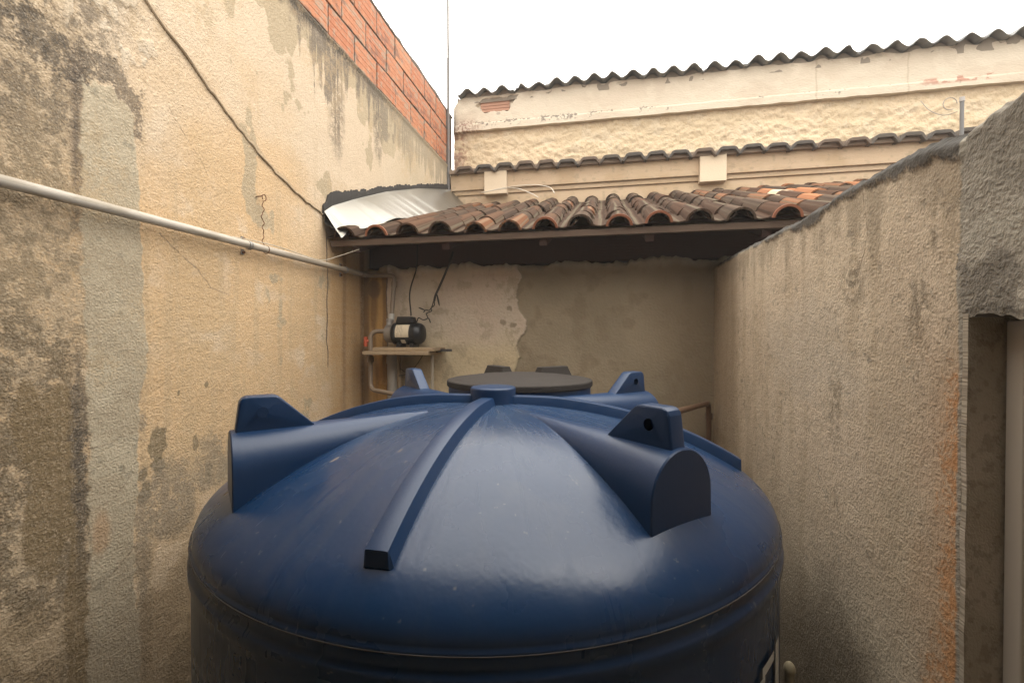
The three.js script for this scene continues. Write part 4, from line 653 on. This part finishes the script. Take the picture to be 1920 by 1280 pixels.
// ---------------------------------------------------------------- pump on its shelf in the back corner
{
  const sh = thing('pump_shelf', 'small wooden shelf of two boards on legs in the back left corner', 'shelf');
  const wood = new THREE.MeshStandardMaterial({ roughness: 0.85, map: colorTex(256, 64, (u, v) => { const n = fbm(u * 4, v * 22, 4), c = [0.40, 0.30, 0.19]; mix3(c, [0.27, 0.19, 0.115], ss(0.4, 0.65, n)); mix3(c, [0.14, 0.10, 0.07], 0.6 * ss(0.62, 0.75, fbm(u * 16, v * 10, 4))); return c; }) });
  part('board', box(-1.635, -1.155, -0.128, -0.104, 2.90, 3.16, 0.004), wood, sh); part('board', box(-1.575, -1.125, -0.1035, -0.078, 2.93, 3.165, 0.004), wood, sh);
  part('bracket', mergeGeometries([box(-1.155, -1.045, -0.108, -0.090, 3.06, 3.08, 0.002), box(-1.165, -1.135, -0.115, -0.08, 3.05, 3.10, 0.002)]), std(0.05, 0.042, 0.038, 0.7), sh);
  for (const [x, m, r] of [[-1.435, std(0.22, 0.16, 0.10), 0.014], [-1.185, std(0.36, 0.31, 0.24), 0.012]]) part('leg', capsuled(P(x, -2.05, 3.06), P(x, -0.122, 3.06), r), m, sh);
  part('tie_wire', mergeGeometries([tube([P(-1.42, -0.23, 3.04), P(-1.36, -0.26, 3.05), P(-1.30, -0.2, 3.06), P(-1.26, -0.13, 3.08)], 0.003, 30, 6), tube([P(-1.43, -0.28, 3.04), P(-1.38, -0.27, 3.05), P(-1.33, -0.23, 3.06)], 0.003, 30, 6)]), std(0.04, 0.035, 0.03), sh);
  const fat = thing('drain_pipe', 'wide upright grey pipe below the pump shelf', 'pipe');
  part('pipe_body', capsuled(P(-1.50, -2.05, 3.10), P(-1.50, -0.125, 3.10), 0.042, 24), pvcGrey, fat); part('pipe_collar', capsuled(P(-1.50, -0.20, 3.10), P(-1.50, -0.145, 3.10), 0.048, 24), pvcGrey, fat);

  const pm = thing('water_pump', 'black electric water pump with a cream label on the shelf', 'pump', null, P(-1.36, 0.018, 3.04).toArray());
  const blk = std(0.018, 0.018, 0.02, 0.38, { metalness: 0.2 }), v3 = (x, y, z) => new THREE.Vector3(x, y, z);
  const mot = new THREE.LatheGeometry([[0.0001, 0.125], [0.03, 0.124], [0.058, 0.117], [0.072, 0.100], [0.077, 0.075], [0.077, 0.068], [0.072, 0.066], [0.072, -0.068], [0.078, -0.07], [0.078, -0.095], [0.06, -0.10], [0.0001, -0.10]].map(([r, y]) => new THREE.Vector2(r, y)), 40); mot.rotateZ(-Math.PI / 2);
  part('motor', mot, blk, pm);
  for (let i = 0; i < 9; i++) { const a = -0.5 - i * 0.27, g = new THREE.BoxGeometry(0.13, 0.004, 0.012); g.translate(0, 0, 0.072); g.rotateX(-a - Math.PI * 0.0); part('cooling_fin', g, blk, pm); }
  part('terminal_box', (() => { const g = new RoundedBoxGeometry(0.125, 0.05, 0.09, 3, 0.01); const p = g.attributes.position; for (let i = 0; i < p.count; i++) if (p.getY(i) > 0) p.setX(i, p.getX(i) * 0.88); g.computeVertexNormals(); g.translate(-0.01, 0.094, 0); return g; })(), blk, pm);
  const lab = new THREE.CylinderGeometry(0.0785, 0.0785, 0.10, 24, 1, true, -0.62, 1.25); lab.rotateZ(-Math.PI / 2); lab.rotateX(0);
  const lm = colorTex(128, 128, (u, v) => { const c = [0.60, 0.51, 0.37]; if (v > 0.1 && v < 0.55 && (v * 9) % 1 < 0.35 && vn(u * 26, Math.floor(v * 9)) > 0.35 && u > 0.08 && u < 0.92) mix3(c, [0.2, 0.16, 0.12], 0.7); mix3(c, [0.4, 0.32, 0.22], 0.5 * ss(0.5, 0.7, fbm(u * 5, v * 5, 4))); return c; });
  const lp = lab.attributes.position; let zBest = 0; for (let i = 0; i < lp.count; i++) zBest += lp.getZ(i) / lp.count;
  lab.computeBoundingBox(); const cen = lab.boundingBox.getCenter(new THREE.Vector3()), cur = Math.atan2(cen.y, cen.z); lab.rotateX(cur - 0.28); lab.translate(-0.012, 0, 0); lab.computeVertexNormals();
  part('label', lab, new THREE.MeshStandardMaterial({ map: lm, roughness: 0.7, side: THREE.DoubleSide }), pm);
  const tagG = new RoundedBoxGeometry(0.032, 0.032, 0.003, 1, 0.001); tagG.rotateX(0.75); tagG.translate(-0.005, -0.056, 0.062); part('small_tag', tagG, std(0.5, 0.45, 0.36, 0.7), pm);
  const head = new THREE.CylinderGeometry(0.062, 0.066, 0.05, 28); head.rotateZ(Math.PI / 2); head.translate(-0.13, 0.0, 0); part('pump_head', head, std(0.24, 0.21, 0.18, 0.55, { metalness: 0.4 }), pm);
  part('outlet', mergeGeometries([capsuled(v3(-0.145, 0.04, 0), v3(-0.145, 0.10, -0.02), 0.022), capsuled(v3(-0.145, 0.085, -0.015), v3(-0.145, 0.10, -0.02), 0.027)]), std(0.26, 0.23, 0.2, 0.55), pm);
  for (const x of [-0.05, 0.05]) part('foot', new RoundedBoxGeometry(0.03, 0.05, 0.11, 1, 0.004).translate(x, -0.09, 0), blk, pm);

  const su = thing('suction_pipe', 'bent brown pipe from the pump through the shelf towards the tank', 'pipe');
  part('pipe', pipeGeo([P(-1.50, 0.035, 3.04), P(-1.625, 0.035, 3.0), P(-1.625, -0.38, 3.0), P(-1.15, -0.40, 2.75)], 0.0155, 0.055, 140), pvcOld, su);
  part('union_nut', capsuled(P(-1.625, -0.185, 3.0), P(-1.625, -0.145, 3.0), 0.025, 8), pvcOld, su);
  part('red_valve', mergeGeometries([capsuled(P(-1.655, -0.072, 2.985), P(-1.655, -0.005, 2.985), 0.013), capsuled(P(-1.655, -0.035, 2.985), P(-1.625, -0.035, 3.0), 0.01)]), std(0.42, 0.075, 0.03, 0.6), su);
}
// cables above the pump
{
  const black = std(0.028, 0.022, 0.018, 0.7);
  const c = tag(new THREE.Mesh(tube([P(-1.325, 0.66, 3.13), P(-1.325, 0.5, 3.12), P(-1.365, 0.36, 3.11), P(-1.372, 0.28, 3.10), P(-1.345, 0.17, 3.06), P(-1.34, 0.145, 3.05)], 0.0055, 60, 8), black), 'thin black cable hanging from the beam straight into the pump', 'cable');
  c.name = 'pump_cable'; c.castShadow = c.receiveShadow = true; scene.add(c);
  const f = thing('frayed_cable', 'thick old black cable with frayed taped ends dangling beside the pump', 'cable');
  part('cable', tube([P(-1.055, 0.60, 3.13), P(-1.085, 0.5, 3.12), P(-1.15, 0.35, 3.11), P(-1.175, 0.29, 3.10), P(-1.185, 0.25, 3.10)], 0.0085, 50, 8), black, f);
  for (const pts of [[P(-1.185, 0.255, 3.10), P(-1.18, 0.22, 3.09), P(-1.205, 0.2, 3.09), P(-1.2, 0.18, 3.09), P(-1.235, 0.16, 3.08), P(-1.225, 0.13, 3.08), P(-1.255, 0.115, 3.07), P(-1.29, 0.13, 3.07), P(-1.305, 0.10, 3.07)], [P(-1.19, 0.25, 3.10), P(-1.2, 0.215, 3.10), P(-1.22, 0.185, 3.10), P(-1.245, 0.185, 3.09), P(-1.262, 0.17, 3.09)], [P(-1.225, 0.13, 3.08), P(-1.215, 0.12, 3.08), P(-1.205, 0.095, 3.08)]])
    part('strand', tube(pts, 0.0042, 60, 6), black, f);
  for (const [a, b] of [[P(-1.165, 0.30, 3.10), P(-1.142, 0.215, 3.09)], [P(-1.30, 0.205, 3.09), P(-1.25, 0.185, 3.09)]]) {
    const l = a.distanceTo(b), g = new THREE.SphereGeometry(0.5, 12, 10); g.scale(l * 0.19, l * 1.05, l * 0.14); g.applyQuaternion(new THREE.Quaternion().setFromUnitVectors(new THREE.Vector3(0, 1, 0), b.clone().sub(a).normalize())); g.translate(...a.clone().add(b).multiplyScalar(0.5).toArray());
    part('taped_end', g, black, f);
  }
}
// pipe at the back right of the tank
{
  const p = thing('outlet_pipe', 'brown bent pipe between the tank and the back right corner', 'pipe');
  part('pipe', pipeGeo([P(0.19, -0.46, 2.07), P(0.26, -0.355, 2.14), P(0.655, -0.425, 3.10), P(0.66, -0.9, 3.11), P(0.66, -2.05, 3.11)], 0.016, 0.05, 120), std(0.13, 0.075, 0.045, 0.55), p);
  part('elbow_socket', capsuled(P(0.66, -0.53, 3.11), P(0.66, -0.49, 3.11), 0.021, 18), std(0.11, 0.065, 0.042, 0.55), p);
}
// pale pipe end between tank and right wall
{
  const p = thing('upright_pipe', 'pale capped pipe end standing between the tank and the right wall', 'pipe');
  part('pipe', capsuled(P(0.585, -2.05, 1.60), P(0.585, -1.06, 1.60), 0.0145, 18), std(0.42, 0.36, 0.24, 0.7), p);
  part('pipe_cap', new THREE.SphereGeometry(0.018, 18, 12, 0, Math.PI * 2, 0, Math.PI / 2).scale(1, 1.5, 1).translate(0.585, EYE - 1.066, -1.60), std(0.48, 0.41, 0.27, 0.7), p);
}
// ---------------------------------------------------------------- things on the roofs
{
  const po = thing('mast', 'slim grey metal mast standing where brick wall meets the building', 'mast', null, P(-1.765, 1.3, 5.08).toArray());
  part('pole', capsuled(new THREE.Vector3(0, 0, 0), new THREE.Vector3(0, 1.9, 0), 0.0165), std(0.16, 0.15, 0.145, 0.6), po);
  part('upper_pole', capsuled(new THREE.Vector3(0, 1.9, 0), new THREE.Vector3(-0.012, 3.9, 0), 0.0125), std(0.18, 0.17, 0.165, 0.6), po);
  part('mast_cable', tube([new THREE.Vector3(0, 2.4, 0.01), new THREE.Vector3(0.02, 2.0, 0.02), new THREE.Vector3(0.075, 1.58, 0.02), new THREE.Vector3(0.09, 1.42, 0.0)], 0.0022, 40, 6), std(0.5, 0.48, 0.46, 0.6), po);
  const w = thing('roof_cable', 'two pale wires arching from the building onto the clay tiles', 'wire');
  const wm = std(0.62, 0.57, 0.48, 0.6);
  part('wire', tube([P(-1.36, 1.62, 5.03), P(-1.1, 1.60, 4.9), P(-0.87, 1.50, 4.6), P(-0.68, 1.36, 4.35), P(-0.60, 1.29, 4.25)], 0.0042, 50, 6), wm, w);
  part('wire', tube([P(-1.36, 1.62, 5.03), P(-1.05, 1.615, 4.9), P(-0.74, 1.56, 4.7), P(-0.53, 1.46, 4.5), P(-0.46, 1.36, 4.38)], 0.0042, 50, 6), wm, w);
  const v = thing('vent_pipe', 'short grey pipe with a wire loop rising behind the right wall', 'pipe', null, P(2.92, 1.15, 4.5).toArray());
  part('pipe', capsuled(new THREE.Vector3(0, 0, 0), new THREE.Vector3(0, 0.82, 0), 0.014), std(0.15, 0.15, 0.148, 0.7), v);
  part('cap', capsuled(new THREE.Vector3(0, 0.80, 0), new THREE.Vector3(0, 0.835, 0), 0.018), std(0.36, 0.34, 0.32, 0.6), v);
  const loop = []; for (let i = 0; i <= 14; i++) { const a = i / 14 * 5.2; loop.push(new THREE.Vector3(-0.085 + 0.05 * Math.cos(a), 0.79 + 0.05 * Math.sin(a), 0.0)); }
  part('wire_loop', tube(loop, 0.0035, 60, 6), std(0.3, 0.27, 0.23, 0.7), v);
  part('wire_tail', tube([new THREE.Vector3(-0.03, 0.72, 0), new THREE.Vector3(-0.10, 0.72, -0.05), new THREE.Vector3(-0.17, 0.79, -0.1), new THREE.Vector3(-0.21, 0.90, -0.15)], 0.0032, 40, 6), std(0.3, 0.27, 0.23, 0.7), v);
}

renderer.render(scene, camera);
